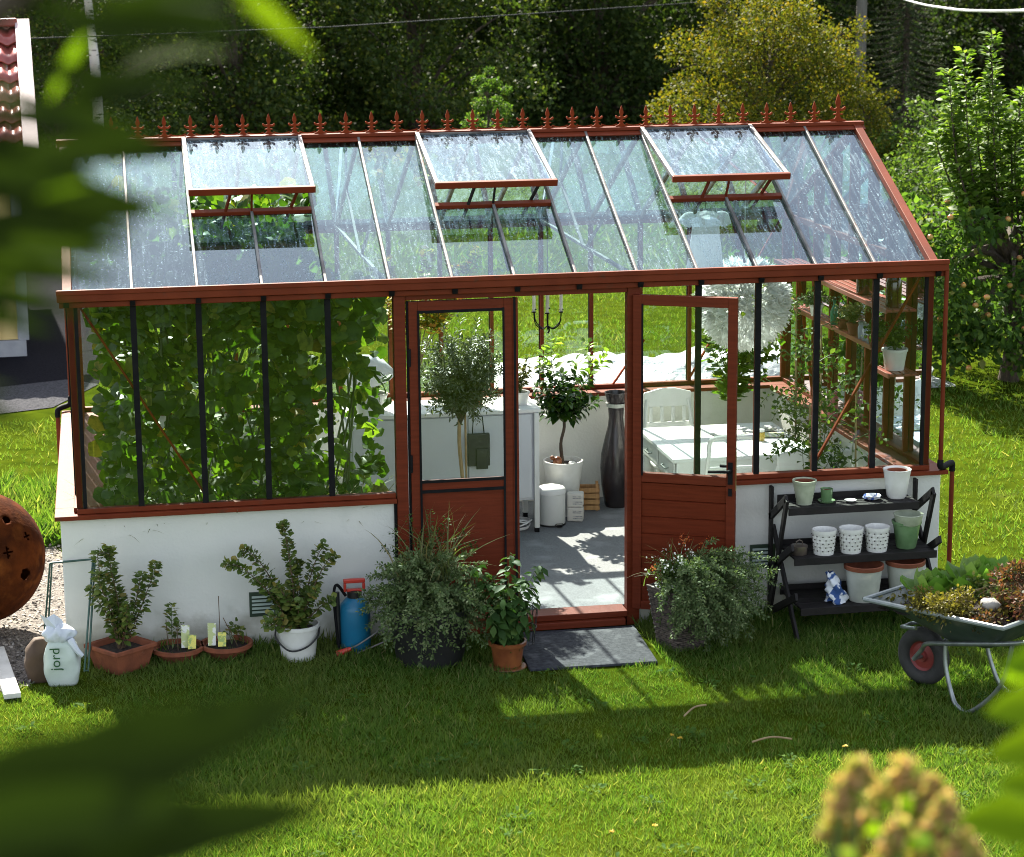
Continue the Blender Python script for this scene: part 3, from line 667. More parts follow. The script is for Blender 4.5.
# wall panes
def wpane(a, b, y): pane_quad('wall_pane', G1, [(a, y, hs + .02), (b, y, hs + .02), (b, y, he - .02), (a, y, he - .02)])
for i in (0, 1, 2, 3): wpane(i * P, (i + 1) * P, 0)
wpane(4 * P, 1.81, 0); wpane(3.25, 10 * P, 0)
for i in (10, 11, 12, 13): wpane(i * P, (i + 1) * P, 0)
for i in range(14): wpane(i * P, (i + 1) * P, W)
for x in (0, LX):
    for k in range(8):
        y0 = k * W / 8; y1 = (k + 1) * W / 8; z = lambda y: he + (hr - he) * (1 - abs(y - W / 2) / (W / 2))
        pane_quad('gable_pane', G1, [(x, y0, hs + .02), (x, y1, hs + .02), (x, y1, z(y1)), (x, y0, z(y0))])
# braces
for a, b in (((.05, .05, he - .02), (2 * P, .05, hs + .06)), ((LX - .05, .05, he - .02), (12.05 * P, .05, hs + .06)), ((.05, W - .05, he - .02), (2 * P, W - .05, hs + .06)), ((LX - .05, W - .05, he - .02), (12 * P, W - .05, hs + .06)),
             ((3.98, W - .05, 1.2), (3.75, W - .05, hs + .03)), ((LX - .05, W - .3, he - .05), (LX - .05, W - .8, hs + .1))):
    mb = MB(); mb.bar(a, b, .022, .012); part(mb, 'brace', M['finial_red'])
for x in (1 * P * 5, 9 * P):
    mb = MB(); mb.bar((x, .03, he), (x, W - .03, he), .02, .02)
    for s in (-1, 1): mb.bar((x, W / 2 + s * .05, he), (x, W / 2 + s * .75, he + .34), .016, .016)
    part(mb, 'tie_bar', M['alu'])
# door frame
mb = MB(); mb.bx(1.812, 1.878, -.03, .05, .0, he - .046); mb.bx(3.172, 3.248, -.02, .05, .0, he - .046)
mb.bx(1.88, 3.17, -.018, .045, he - .075, he - .046)
part(mb, 'door_frame', M['red_door'], bevel=.003)
mb = MB(); mb.bx(1.88, 3.17, -.05, .10, .062, .098); mb.bx(1.90, 3.15, -.085, .02, .02, .060); mb.bx(1.88, 3.17, .0, TH, 0, .06); part(mb, 'threshold', M['red_door'], bevel=.004)
mb = MB(); mb.bx(1.795, 1.8105, -.012, .02, .0, hs - .03); mb.bx(1.884, 1.896, -.012, .0, .11, he - .08); mb.bx(2.50, 2.514, -.030, -.0, .11, he - .08); part(mb, 'door_seal', M['black'])

def door_leaf(loc, ang, wd, hinge_left, label=None):
    z0 = .11; z1 = he - .085; zm = .885; fw_ = .052
    mb = MB(); mb.bx(0, fw_, -.02, .022, z0, z1); mb.bx(wd - fw_, wd, -.02, .022, z0, z1)
    mb.bx(fw_, wd - fw_, -.019, .021, z1 - .06, z1); mb.bx(fw_, wd - fw_, -.019, .021, zm, zm + .055); mb.bx(fw_, wd - fw_, -.019, .021, z0, z0 + .05)
    d = part(mb, 'door', M['red_door'], bevel=.003); d.location = loc; d.rotation_euler = (0, 0, ang)
    if label: d['label'] = label
    mb = MB(); mb.add([(fw_, 0, zm + .05), (wd - fw_, 0, zm + .05), (wd - fw_, 0, z1 - .055), (fw_, 0, z1 - .055)], [(0, 1, 2, 3)]); mb.build('pane', G1, d)
    return d, z0, z1, zm, fw_
# closed left leaf
d1, z0, z1, zm, f_ = door_leaf((1.897, 0, 0), 0, .602, True, 'closed door leaf with a flat red panel')
mb = MB(); mb.bx(f_, .602 - f_, -.010, .012, z0 + .05, zm); mb.build('door_panel', M['red_door'], d1, bevel=.002)
mb = MB(); g = .012
for a in (f_ - .002, .602 - f_ - g + .002): mb.bx(a, a + g, -.026, -.0205, z0 + .03, z1 - .05)
mb.bx(f_, .602 - f_, -.0265, -.021, z1 - .068, z1 - .052); mb.bx(f_, .602 - f_, -.0265, -.021, zm + .045, zm + .062); mb.bx(f_, .602 - f_, -.0262, -.0208, zm - .014, zm + .004)
mb.build('black_gasket', M['black'], d1)
mb = MB(); mb.bx(.602 - .004, .63, -.028, -.012, .11, he - .08); mb.build('closing_strip', M['red_door'], d1, bevel=.002)
for z in (.35, 1.0, 1.62):
    mb = MB(); mb.bx(-.012, .008, -.034, -.022, z, z + .10); mb.tube([(-.002, -.036, z), (-.002, -.036, z + .10)], .007, 8); mb.build('hinge', M['black'], d1)
# open right leaf
d2, z0, z1, zm, f_ = door_leaf((3.205, -.035, 0), R(-26), .606, True, 'open door leaf with horizontal boards below the glass')
mb = MB()
for k in range(7):
    za = z0 + .05 + k * (zm - z0 - .05) / 7; zb = z0 + .05 + (k + 1) * (zm - z0 - .05) / 7
    mb.add([(f_, -.002, za), (.606 - f_, -.002, za), (.606 - f_, -.012, zb - .006), (f_, -.012, zb - .006), (f_, .012, za), (.606 - f_, .012, za), (.606 - f_, .012, zb - .001), (f_, .012, zb - .001)],
           [(0, 1, 2, 3), (4, 7, 6, 5), (3, 2, 6, 7), (0, 4, 5, 1)])
mb.build('board_panel', M['red_door'], d2)
mb = MB(); mb.bx(f_ - .001, f_ + .010, -.023, -.0205, zm + .04, z1 - .05); mb.build('black_gasket', M['black'], d2)
mb = MB(); mb.tube([(.578, -.022, .985), (.578, -.07, .985)], .009, 8); mb.tube([(.581, -.07, .985), (.536, -.072, .983), (.456, -.066, .978)], [.010, .009, .008], 8)
mb.bx(.564, .592, -.028, -.0215, .90, 1.03); mb.build('handle', M['black'], d2, smooth=True)
mb = MB(); mb.tube([(.578, .022, .985), (.578, .07, .985), (.50, .07, .985)], .009, 8); mb.build('handle', M['black'], d2, smooth=True)
mb = MB(); mb.bx(.6065, .609, -.008, .010, .86, 1.09); mb.build('lock_plate', M['brass'], d2)
mb = MB(); mb.bx(.567, .589, -.027, -.0205, .83, .875); mb.build('keyhole_plate', M['black'], d2)
# air vents in the plinth
for x, z in ((.945, .19), (3.93, .30)):
    mb = MB(); w_, h_ = .155, .145; t_ = .014
    mb.bx(x, x + w_, -.012, -.001, z, z + t_); mb.bx(x, x + w_, -.012, -.001, z + h_ - t_, z + h_); mb.bx(x, x + t_, -.0115, -.001, z + t_, z + h_ - t_); mb.bx(x + w_ - t_, x + w_, -.0115, -.001, z + t_, z + h_ - t_)
    mb.bx(x + t_, x + w_ - t_, -.003, -.001, z + t_, z + h_ - t_)
    g_ = part(mb, 'air_vent', M['grating'])
    mb = MB()
    for k in range(5):
        zz = z + .020 + k * .0225
        mb.add([(x + t_, -.005, zz + .008), (x + w_ - t_, -.005, zz + .008), (x + w_ - t_, -.014, zz), (x + t_, -.014, zz), (x + t_, -.007, zz + .012), (x + w_ - t_, -.007, zz + .012)], [(0, 1, 2, 3), (3, 2, 5, 4)])
    mb.build('slat', M['grating_slat'], g_)
# down pipes
mb = MB(); mb.tube([(5.093, -.06, he), (5.093, -.055, .90)], .0135, 12); dp = part(mb, 'downpipe', M['red'], smooth=True)
mb = MB(); mb.tube(smooth_path([(5.093, -.055, .92), (5.093, -.055, .885), (5.115, -.03, .868), (5.20, .06, .868), (5.225, .09, .855), (5.228, .093, .81)], 4), .019, 12); mb.build('pipe_elbow', M['black'], dp, smooth=True)
mb = MB(); mb.tube([(5.228, .093, .82), (5.228, .093, .02)], .0145, 12); mb.build('lower_pipe', M['red'], dp, smooth=True)
mb = MB(); mb.tube([(-.06, W + .05, he), (-.06, W + .05, .93)], .0135, 12); dp = part(mb, 'downpipe', M['red'], smooth=True)
mb = MB(); mb.tube(smooth_path([(-.06, W + .05, .95), (-.065, W + .05, .90), (-.09, W + .04, .885), (-.13, W, .88), (-.15, W - .02, .865), (-.152, W - .02, .82)], 4), .019, 12); mb.build('pipe_elbow', M['black'], dp, smooth=True)
mb = MB(); mb.tube([(-.152, W - .02, .83), (-.152, W - .02, .02)], .0145, 12); mb.build('lower_pipe', M['red'], dp, smooth=True)
# shelves of the right gable
for (y0, y1, z, wd) in ((.12, 2.4, 1.80, .2), (.45, 2.6, 1.50, .13), (.05, .36, 1.42, .2)):
    mb = MB(); n_ = 4 if wd > .15 else 3
    for k in range(n_):
        xa = LX - .05 - wd + k * wd / n_; mb.bx(xa, xa + wd / n_ - .012, y0, y1, z, z + .012)
    mb.bx(LX - .05 - wd - .003, LX - .05 - wd + .008, y0, y1, z - .012, z + .016)
    for k in range(3): yy = y0 + .05 + k * (y1 - y0 - .1) / 2; mb.bx(LX - .05 - wd, LX - .04, yy, yy + .015, z - .014, z - .0005)
    part(mb, 'shelf', M['shelfred'], bevel=.002)
# floor inside
mb = MB(); mb.bx(.142, LX - .142, .142, W - .142, 0, FZ); mb.bx(1.9, 3.15, .102, .1415, 0, FZ); tag(mb.build('floor', M['floor']), kind='structure')

# doormat
mb = MB(); mb.poly([(2.44, -.77), (3.17, -.78), (3.20, -.09), (2.46, -.09)], .004, .020, 'xy')
o = mb.build('doormat', M['mat'], bevel=.004); tag(o, 'dark grey slate-coloured mat on the grass below the open doorway', 'doormat')

# ================================================================== OUTSIDE, FRONT
def pot_profile(rt_, rb, h, wall=.008, rim=.0, rimh=.02):
    p = [(0.001, 0), (rb, 0), (rb + (rt_ - rb) * .5, h * .5)]
    if rim: p += [(rt_ - rim * .3, h - rimh - .001), (rt_ + rim, h - rimh), (rt_ + rim, h)]
    else: p += [(rt_, h)]
    p += [(rt_ - wall, h), (rt_ - wall - .002, h - rimh), (rb - wall + (rt_ - rb) * .6, h * .62), (.001, h * .62)]
    return p
def soil_disc(root, r, z, name='soil', mat=None):
    mb = MB(); prof = [(.001, z + .008), (r * .5, z + .006), (r, z)]; mb.lathe(prof, n=20)
    for i, v in enumerate(mb.v): mb.v[i] = (v[0], v[1], v[2] + random.uniform(-.003, .003))
    return mb.build(name, mat or M['soil'], root, smooth=True)
def pot(root, rt_, rb, h, mat, rim=.0, rimh=.02, name='pot', soil=True):
    mb = MB(); mb.lathe(pot_profile(rt_, rb, h, rim=rim, rimh=rimh), n=36); o = mb.build(name, mat, root, smooth=True, bevel=0)
    if soil: soil_disc(root, rt_ - .010, h - rimh - .006)
    return o

# square terracotta bowl with a leafy shrub
t = thing('potted_shrub', 'leafy shrub in a square terracotta bowl at the left end of the plinth', 'potted plant', (.205, -.215, 0), R(38))
mb = MB(); a, b, h = .140, .105, .145
for (r0, r1, z0_, z1_) in ((b, a, 0, h), ):
    mb.add([(-b, -b, 0), (b, -b, 0), (b, b, 0), (-b, b, 0), (-a, -a, h), (a, -a, h), (a, a, h), (-a, a, h), (-a + .016, -a + .016, h), (a - .016, -a + .016, h), (a - .016, a - .016, h), (-a + .016, a - .016, h),
            (-a + .03, -a + .03, h - .035), (a - .03, -a + .03, h - .035), (a - .03, a - .03, h - .035), (-a + .03, a - .03, h - .035)],
           [(0, 3, 2, 1)] + [(i, (i + 1) % 4, 4 + (i + 1) % 4, 4 + i) for i in range(4)] + [(4 + i, 4 + (i + 1) % 4, 8 + (i + 1) % 4, 8 + i) for i in range(4)] + [(8 + i, 8 + (i + 1) % 4, 12 + (i + 1) % 4, 12 + i) for i in range(4)])
mb.bx(-a - .006, a + .006, -a - .006, -a + .004, h - .022, h + .003); mb.bx(-a - .006, a + .006, a - .004, a + .006, h - .022, h + .003)
mb.bx(-a - .006, -a + .004, -a + .0045, a - .0045, h - .022, h + .003); mb.bx(a - .004, a + .006, -a + .0045, a - .0045, h - .022, h + .003)
mb.build('pot', M['terra'], t, bevel=.004)
mb = MB(); mb.bx(-a + .017, a - .017, -a + .017, a - .017, h - .045, h - .028); mb.build('soil', M['soil'], t)
paths = []
for x, y, z in ((-.06, -.02, .72), (.0, .04, .60), (.10, -.07, .54), (-.10, .08, .48), (.06, .06, .44), (.16, -.12, .60), (-.02, -.1, .4), (-.12, .0, .58)):
    paths.append([(x * .1, y * .1, h - .03), (x * .5 + .02, y * .5, h + (z - h) * .4), (x * .95, y * .95, h + (z - h) * .8), (x * 1.1, y * 1.1, z)])
paths.append([(-.02, 0, h), (-.06, .02, .4), (-.09, .05, .66), (-.03, .0, .67)])
stems_with_leaves(t, paths, .004, L_['currant'], 230, .055, 'oval', .38, M['stem_brown'], start=.12)

# two shallow round bowls with young plants, packets and sticks
for i, (x, y, lab, ht) in enumerate(((.525, -.135, 'shallow terracotta bowl with a small upright seedling, beside the square bowl', .26), (.80, -.125, 'shallow terracotta bowl with a wigwam of sticks, just left of the air vent', .2))):
    t = thing('seedling_bowl', lab, 'potted plant', (x, y, 0), 0, 'shallow terracotta bowls by the plinth')
    pot(t, .142, .10, .085, M['terra'], rim=.008, rimh=.022)
    pp = [[(-.03, 0, .07), (-.03, .01, .2), (-.025, .0, ht + .07)], [(-.03, 0, .07), (-.0, .02, .16), (.02, .03, .21)]] if i == 0 else [[(.03, 0, .07), (.02, .01, .15), (.05, .0, .19)], [(.03, 0, .07), (.05, .02, .13), (.09, .0, .15)]]
    stems_with_leaves(t, pp, .003, L_['currant'], 140, .055, 'oval', .36, M['stem'], start=.3)
    mb = MB()
    for k, (a_, b_, z_) in enumerate(((-.06, .01, .24), (.0, -.03, .2)) if i == 0 else ((-.06, .0, .36), (.05, -.03, .24), (.10, .05, .17))):
        m2 = MB(); m2.tube([(a_ * .9 + (.02 if i else 0), b_, .06), (a_ if i == 0 else -.035 + k * .02, b_, z_)], .0025, 6); m2.build('stick', M['stem_brown'], t)
    for k, (a_, mt) in enumerate(((.04, 'packet'), (.075, 'packet_y')) if i == 0 else ((-.085, 'packet'), (-.03, 'packet_y'))):
        m2 = MB(); m2.add([(a_ - .02, -.02 - k * .03, .075), (a_ + .025, -.02 - k * .03, .075), (a_ + .03, -.0 - k * .03, .20 - k * .05), (a_ - .018, -.0 - k * .03, .205 - k * .05)], [(0, 1, 2, 3)])
        m2.v += [(p[0], p[1] + .002, p[2]) for p in m2.v]; m2.f.append((4, 7, 6, 5)); m2.build('seed_packet', M[mt], t)

# white bucket with a big shrub
t = thing('potted_shrub', 'wide shrub with small rounded leaves in a white plastic bucket', 'potted plant', (1.20, -.24, 0))
mb = MB(); mb.lathe([(.001, 0), (.092, 0), (.096, .01), (.118, .185), (.125, .187), (.125, .205), (.116, .207), (.112, .185), (.10, .12), (.001, .12)], n=40)
bk = mb.build('bucket', M['ceramic'], t, smooth=True)
mb = MB(); mb.tube(smooth_path([(-.124, 0, .178), (-.126, -.05, .135), (-.06, -.128, .085), (.03, -.135, .10), (.10, -.09, .145), (.124, 0, .178)], 5), .0055, 8); mb.build('handle', M['dark_plastic'], bk, smooth=True)
soil_disc(t, .108, .17)
paths = []
for x, y, z in ((-.40, -.04, .61), (-.30, .05, .66), (-.07, .0, .80), (-.04, .08, .68), (.02, .1, .55), (.22, -.02, .60), (.17, .05, .64), (.1, -.1, .42), (-.12, -.1, .46), (-.22, .02, .47), (.20, -.10, .36), (-.17, -.13, .30), (.0, -.12, .36), (.12, .08, .40), (-.08, -.06, .4), (-.2, -.16, .26)):
    paths.append([(x * .08, y * .08, .16), (x * .3, y * .4, .16 + (z - .16) * .42), (x * .72, y * .8, .16 + (z - .16) * .86), (x, y, z if x > -.3 else z - .02)])
stems_with_leaves(t, paths, .005, L_['currant'], 200, .048, 'round', .3, M['stem_brown'], start=.15)

# garden sprayer
t = thing('pressure_sprayer', 'blue pressure sprayer with a red pump handle, standing beside the white bucket', 'sprayer', (1.535, -.17, 0))
mb = MB(); mb.lathe([(.001, .01), (.078, .01), (.088, .03), (.088, .25), (.082, .28), (.055, .31), (.035, .325), (.001, .325)], n=36); mb.build('tank', M['blue'], t, smooth=True)
mb = MB(); mb.lathe([(.001, .32), (.042, .32), (.042, .355), (.02, .36), (.001, .36)], n=24); mb.build('cap', M['dark_plastic'], t, smooth=True)
mb = MB(); mb.bx(-.062, .062, -.016, .016, .405, .428); mb.bx(-.062, -.046, -.0155, .0155, .355, .404); mb.bx(.046, .062, -.0155, .0155, .355, .404); mb.bx(-.045, .045, -.014, .014, .352, .370); mb.build('pump_handle', M['redplastic'], t, bevel=.005)
mb = MB(); mb.tube(smooth_path([(-.05, 0, .33), (-.10, -.01, .40), (-.12, -.02, .34), (-.11, -.03, .15), (-.10, -.04, .03)], 5), .009, 8); mb.build('hose', M['black'], t, smooth=True)
mb = MB(); mb.tube([(-.10, -.02, .05), (-.10, -.02, .36)], .013, 10); mb.build('grip', M['dark_plastic'], t, smooth=True)
mb = MB(); mb.tube([(-.02, -.11, .01), (.20, -.10, .09)], .005, 8); mb.tube(smooth_path([(-.06, -.12, .05), (.0, -.12, .07), (.12, -.11, .14)], 4), .005, 8); mb.build('lance', M['alu'], t, smooth=True)
mb = MB(); mb.tube([(-.12, -.115, .02), (-.04, -.118, .05)], [.022, .012], 10); mb.build('nozzle', M['redplastic'], t, smooth=True)

# big black planter with spilling grey foliage
def dome_shrub(root, c, rad, n, leafm, o, per=120, size=.036, w=.26):
    paths = []
    for k in range(n):
        d = Vector(rdir(1)[0]); d.z = d.z * .9 + .12; q = random.uniform(.72, 1.12)
        if random.random() < .12: q *= 1.22
        e = Vector(c) + Vector((d.x * rad[0], d.y * rad[1], d.z * rad[2])) * q; e.z = max(.02, e.z)
        m_ = Vector(o).lerp(e, .55) + Vector((0, 0, .07)); paths.append([o, tuple(m_), tuple(e)])
    return stems_with_leaves(root, paths, .0026, leafm, per, size, 'oval', w, M['stem'], start=.35, upright=.8, spread=.012, jitter=.6)
def spill_shrub(root, n, R0, z0_, leafm, rx=1, ry=1, seed=0, size=.028, stemn=60, down=.45):
    paths = []
    for k in range(stemn):
        a = random.random() * 6.283; r = R0 * random.uniform(.35, 1.0); dz = random.uniform(.02, .22) * (1.15 - r / R0)
        x = math.cos(a) * r * rx; y = math.sin(a) * r * ry
        paths.append([(x * .12, y * .12, z0_), (x * .5, y * .5, z0_ + .10 + dz), (x * .85, y * .85, z0_ + .05 + dz * .8 - down * .2 * (r / R0) ** 2), (x, y, z0_ + dz * .9 - down * (r / R0) ** 2 * random.uniform(.2, .75))])
    return stems_with_leaves(root, paths, .0028, leafm, n, size, 'oval', .20, M['stem'], start=.2, upright=.9, spread=.012, jitter=.6)
t = thing('planter', 'black planter with a spilling grey-green shrub and pale arching grass, left of the doorway', 'planter', (1.93, -.42, 0))
mb = MB(); mb.lathe([(.001, 0), (.19, 0), (.235, .30), (.245, .30), (.245, .325), (.228, .325), (.22, .27), (.001, .27)], n=40); mb.build('pot', M['dark_plastic'], t, smooth=True); soil_disc(t, .215, .275)
dome_shrub(t, (.0, -.06, .33), (.38, .35, .33), 270, L_['grey'], (0, 0, .30))
k = rng.normal(size=(150, 2)) * .07
k = k[:80]
g_ = cloud('ornamental_grass', L_['straw'], t, np.c_[k[:, 0] + .0, k[:, 1] + .02, np.full(80, .50)], np.c_[rng.normal(size=(80, 2)) * .42, np.ones(80)], np.c_[rng.normal(size=(80, 2)), np.full(80, .6)], .22 + rng.random(80) * .2, 'arch', .014)
pth = [[(.0, .12, .3), (x * .5, .15, .55), (x, .16 + y, z)] for x, y, z in ((-.18, 0, .72), (-.08, .05, .80), (.05, .06, .82), (.14, 0, .78), (.24, -.02, .70), (.0, .02, .72), (-.24, .02, .62), (.3, 0, .62), (.1, .1, .7))]
stems_with_leaves(t, pth, .003, L_['pepper'], 130, .035, 'oval', .3, M['stem'], start=.25, lname='dark_foliage', sname='twigs')

# pepper plant in glazed clay pot
t = thing('pepper_plant', 'bushy dark-leaved pepper plant in an orange glazed clay pot on the grass', 'potted plant', (2.335, -.655, 0))
mb = MB(); mb.lathe([(.001, 0), (.098, 0), (.108, .008), (.105, .012), (.07, .013), (.07, .015), (.078, .02), (.092, .12), (.094, .135), (.108, .138), (.110, .158), (.098, .160), (.094, .14), (.09, .12), (.001, .12)], n=40); mb.build('pot', M['terra_glazed'], t, smooth=True); soil_disc(t, .09, .135)
paths = [[(0, 0, .13), (x * .3, y * .3, .13 + (z - .13) * .5), (x, y, z)] for x, y, z in ((.02, .0, .66), (-.16, .06, .60), (.2, .04, .58), (-.1, .03, .50), (.11, -.02, .52), (.17, .05, .40), (-.15, -.05, .40), (.05, .1, .47), (-.04, -.1, .44), (.10, -.1, .36), (-.1, -.09, .3), (.14, .0, .26), (-.06, .08, .5))]
stems_with_leaves(t, paths, .0045, L_['pepper'], 100, .105, 'oval', .27, M['stem'], start=.12, droop=.7, upright=.3)
mb = MB()
for x, y, z in ((.03, -.1, .34), (-.05, -.11, .3)): mb.tube([(x, y, z), (x, y - .005, z - .06)], [.008, .002], 8)
# wire basket behind the pepper plant
t = thing('wire_basket', 'small dark wire basket half hidden behind the pepper plant by the threshold', 'basket', (2.50, -.30, 0))
mb = MB()
for z, r in ((.02, .055), (.12, .07), (.24, .08)):
    mb.tube([(r * math.cos(a), r * math.sin(a), z) for a in [i * math.pi / 10 for i in range(21)]], .003, 6)
for i in range(14):
    a = i * math.pi / 7; mb.tube([(.055 * math.cos(a), .055 * math.sin(a), .02), (.08 * math.cos(a + .3), .08 * math.sin(a + .3), .24)], .0018, 5)
mb.build('basket_wires', M['dark_plastic'], t)
mb = MB(); mb.tube([(.08 * math.cos(a), .0, .24 + .12 * math.sin(a)) for a in [i * math.pi / 12 for i in range(13)]], .003, 6); mb.build('handle', M['dark_plastic'], t)

# tall wicker planter right of the door
t = thing('wicker_planter', 'tall tapering wicker planter with white flowers and a spilling shrub, below the open door leaf', 'planter', (3.385, -.47, 0), R(24))
mb = MB(); a, b, h = .140, .095, .36
nl = 26
for l in range(nl):
    z = l * h / nl; r = b + (a - b) * l / nl
    k_ = 10
    for s_ in range(4):
        c_ = math.cos(s_ * math.pi / 2); d_ = math.sin(s_ * math.pi / 2); pts = []
        for i in range(k_ + 1):
            u_ = -r + 2 * r * i / k_; o_ = r + .004 * (1 if (i + l) % 2 else -1); pts.append((u_ * c_ - o_ * d_, u_ * d_ + o_ * c_, z + .006))
        mb.tube(pts, .0075, 5, cap=False)
mb.build('wicker_body', M['wicker'], t, smooth=True)
mb = MB(); mb.add([(-b + .008, -b + .008, .0), (b - .008, -b + .008, .0), (b - .008, b - .008, 0), (-b + .008, b - .008, 0), (-a + .01, -a + .01, h - .02), (a - .01, -a + .01, h - .02), (a - .01, a - .01, h - .02), (-a + .01, a - .01, h - .02)],
                  [(0, 3, 2, 1), (0, 1, 5, 4), (1, 2, 6, 5), (2, 3, 7, 6), (3, 0, 4, 7), (4, 5, 6, 7)]); mb.build('liner', M['soil'], t)
tt = empty('shrub'); tt.parent = t; tt.location = (.08, -.05, .0)
bpy.data.objects.remove(tt)
dome_shrub(t, (.10, -.19, .27), (.35, .25, .28), 320, L_['grey'], (.03, 0, h - .03), 130, .034, .24)
paths = [[(x * .2, y * .2, h), (x * .6, y * .6, h + .1), (x, y, z)] for x, y, z in [(random.uniform(-.22, .06), random.uniform(-.14, .14), h + random.uniform(.02, .2)) for _ in range(44)]]
stems_with_leaves(t, paths, .0025, L_['bush'], 130, .03, 'oval', .3, M['stem'], start=.3, lname='flowering_foliage', sname='flower_stems')
for p_ in paths:
    fp = np.array([(p_[2][0] + random.gauss(0, .012), p_[2][1] + random.gauss(0, .012), p_[2][2] + random.gauss(.005, .01)) for _ in range(4)])
    cloud('white_flower', L_['white_fl'], t, fp, rdir(4), rdir(4), .013, 'round')
k = rng.normal(size=(70, 2)) * .05
cloud('grass_tuft', L_['straw'], t, np.c_[k[:, 0] - .02, k[:, 1], np.full(70, h)], np.c_[rng.normal(size=(70, 2)) * .4, np.ones(70)], np.c_[rng.normal(size=(70, 2)), np.full(70, .6)], .18 + rng.random(70) * .13, 'arch', .014)
fp = np.array([(.10, .12, h + .25), (.13, .1, h + .23), (.24, .1, h + .18), (-.2, 0, h + .14), (.3, .12, h + .2), (.12, .13, h + .21)]); fp = np.repeat(fp, 12, 0) + rng.normal(size=(72, 3)) * .012
rfm = leafmat('orange_red_petals', [(0, (.5, .08, .02)), (1, (.6, .2, .06))], .3)
for q in range(6): cloud('red_flower', rfm, t, fp[q * 12:q * 12 + 12], rdir(12), rdir(12), .013, 'oval', .4)

# ------------------------------------------------------------------ black rack
t = thing('plant_rack', 'black folding three-tier wooden rack against the white plinth', 'shelf rack', (0, 0, 0))
RX0, RX1 = 4.075, 4.925
tiers = ((.735, -.09, -.30, RX0 + .0, 4.865), (.462, -.10, -.41, RX0 + .005, 4.94), (.185, -.11, -.50, RX0 + .02, 4.97))
for z, ya, yb, xa, xb in tiers:
    mb = MB(); n_ = 4; wd = (ya - yb) / n_
    for k in range(n_):
        mb.bx(xa, xb, yb + k * wd, yb + (k + 1) * wd - .010, z - .012, z)
    mb.bx(xa - .005, xb + .005, yb - .014, yb - .002, z - .042, z + .002); mb.bx(xa - .005, xb + .005, ya + .001, ya + .012, z - .03, z + .03)
    for x in (xa + .1, xb - .12): mb.bx(x, x + .03, yb, ya, z - .03, z - .0135)
    mb.build('shelf', M['blackwood'], t, bevel=.002)
for xi, x in enumerate((RX0 - .028, RX1 + .02)):
    for (p, q) in (((x, -.03, 0), (x, -.34, .79)), ((x, -.56, 0), (x, -.05, .56)), ((x, -.03, .30), (x, -.46, .54)), ((x, -.03, .03), (x, -.55, .27)), ((x, -.04, 0), (x, -.04, .80)), ((x, -.03, .62), (x, -.33, .80))):
        mb = MB(); o_ = .0 if p[1] > -.5 else .013; mb.bar((p[0] + o_, p[1], p[2]), (q[0] + o_, q[1], q[2]), .018, .046, (0, .3, 1), ext=.01); mb.build('side_bar', M['blackwood'], t, bevel=.004)
def pot_thing(name, label, x, y, z, prof, mat, cat='plant pot', group=None, n=36, inner=None, bevel=0):
    t = thing(name, label, cat, (x, y, z), random.random() * 3, group)
    k_ = {'ribbed_pot': 1.2, 'tall_white_pot': 1.27, 'green_pot': 1.3}.get(name, 1); prof = [(a_ * k_, b_ * k_) for a_, b_ in prof]
    if inner: inner = ([(a_ * k_, b_ * k_) for a_, b_ in inner[0]], inner[1])
    mb = MB(); mb.lathe(prof, n=n); o = mb.build('pot_body', mat, t, smooth=True)
    if inner:
        mb = MB(); mb.lathe(inner[0], n=n); mb.build('inner_pot', inner[1], t, smooth=True)
    return t
def inner_terra(r, h, d=.004): return ([(r - .014, h - d - .03), (r - .010, h - d), (r - .014, h - d), (r * .72, h * .35), (.001, h * .3)], M['terra'])
Z1, Z2, Z3 = .736, .463, .186
prof = [(.001, 0), (.038, 0)] + [(.038 + .018 * i / 12 + (.0018 if i % 2 else 0), .008 + i * .0085) for i in range(12)] + [(.060, .112), (.060, .120), (.053, .120), (.050, .10), (.034, .02), (.001, .02)]
pot_thing('ribbed_pot', 'pale green ribbed pot at the left end of the top rack shelf', 4.195, -.21, Z1, prof, M['greenribbed'], inner=inner_terra(.055, .12))
pot_thing('green_cup', 'small green glazed cup pot on its saucer, second on the top shelf', 4.335, -.20, Z1, [(.001, 0), (.045, .002), (.052, .012), (.048, .012), (.03, .006), (.03, .014), (.033, .02), (.036, .075), (.038, .082), (.034, .082), (.031, .06), (.001, .05)], M['greenglaze'], 'plant pot', inner=inner_terra(.036, .082, .01))
t = pot_thing('saucer', 'small plain white saucer lying on the top rack shelf', 4.475, -.225, Z1, [(.001, .001), (.022, .001), (.034, .010), (.036, .012), (.034, .013), (.022, .005), (.001, .004)], M['ceramic'], 'saucer')
t = thing('patterned_plates', 'small stack of blue and white patterned plates on the top rack shelf', 'plates', (4.612, -.20, Z1))
for k in range(3):
    mb = MB(); mb.lathe([(.001, .001), (.03, .001), (.050, .012), (.052, .0135), (.050, .015), (.03, .005), (.001, .004)], (0.003 * k, 0, .006 * k), n=32); mb.build('plate', M['plate_blue'], t, smooth=True)
t = pot_thing('tall_white_pot', 'largest white pot at the right end of the top rack shelf', 4.775, -.18, Z1, [(.001, 0), (.040, 0), (.046, .01), (.056, .08), (.064, .128), (.067, .136), (.064, .138), (.058, .132), (.045, .03), (.001, .02)], M['ceramic'], inner=inner_terra(.058, .135))
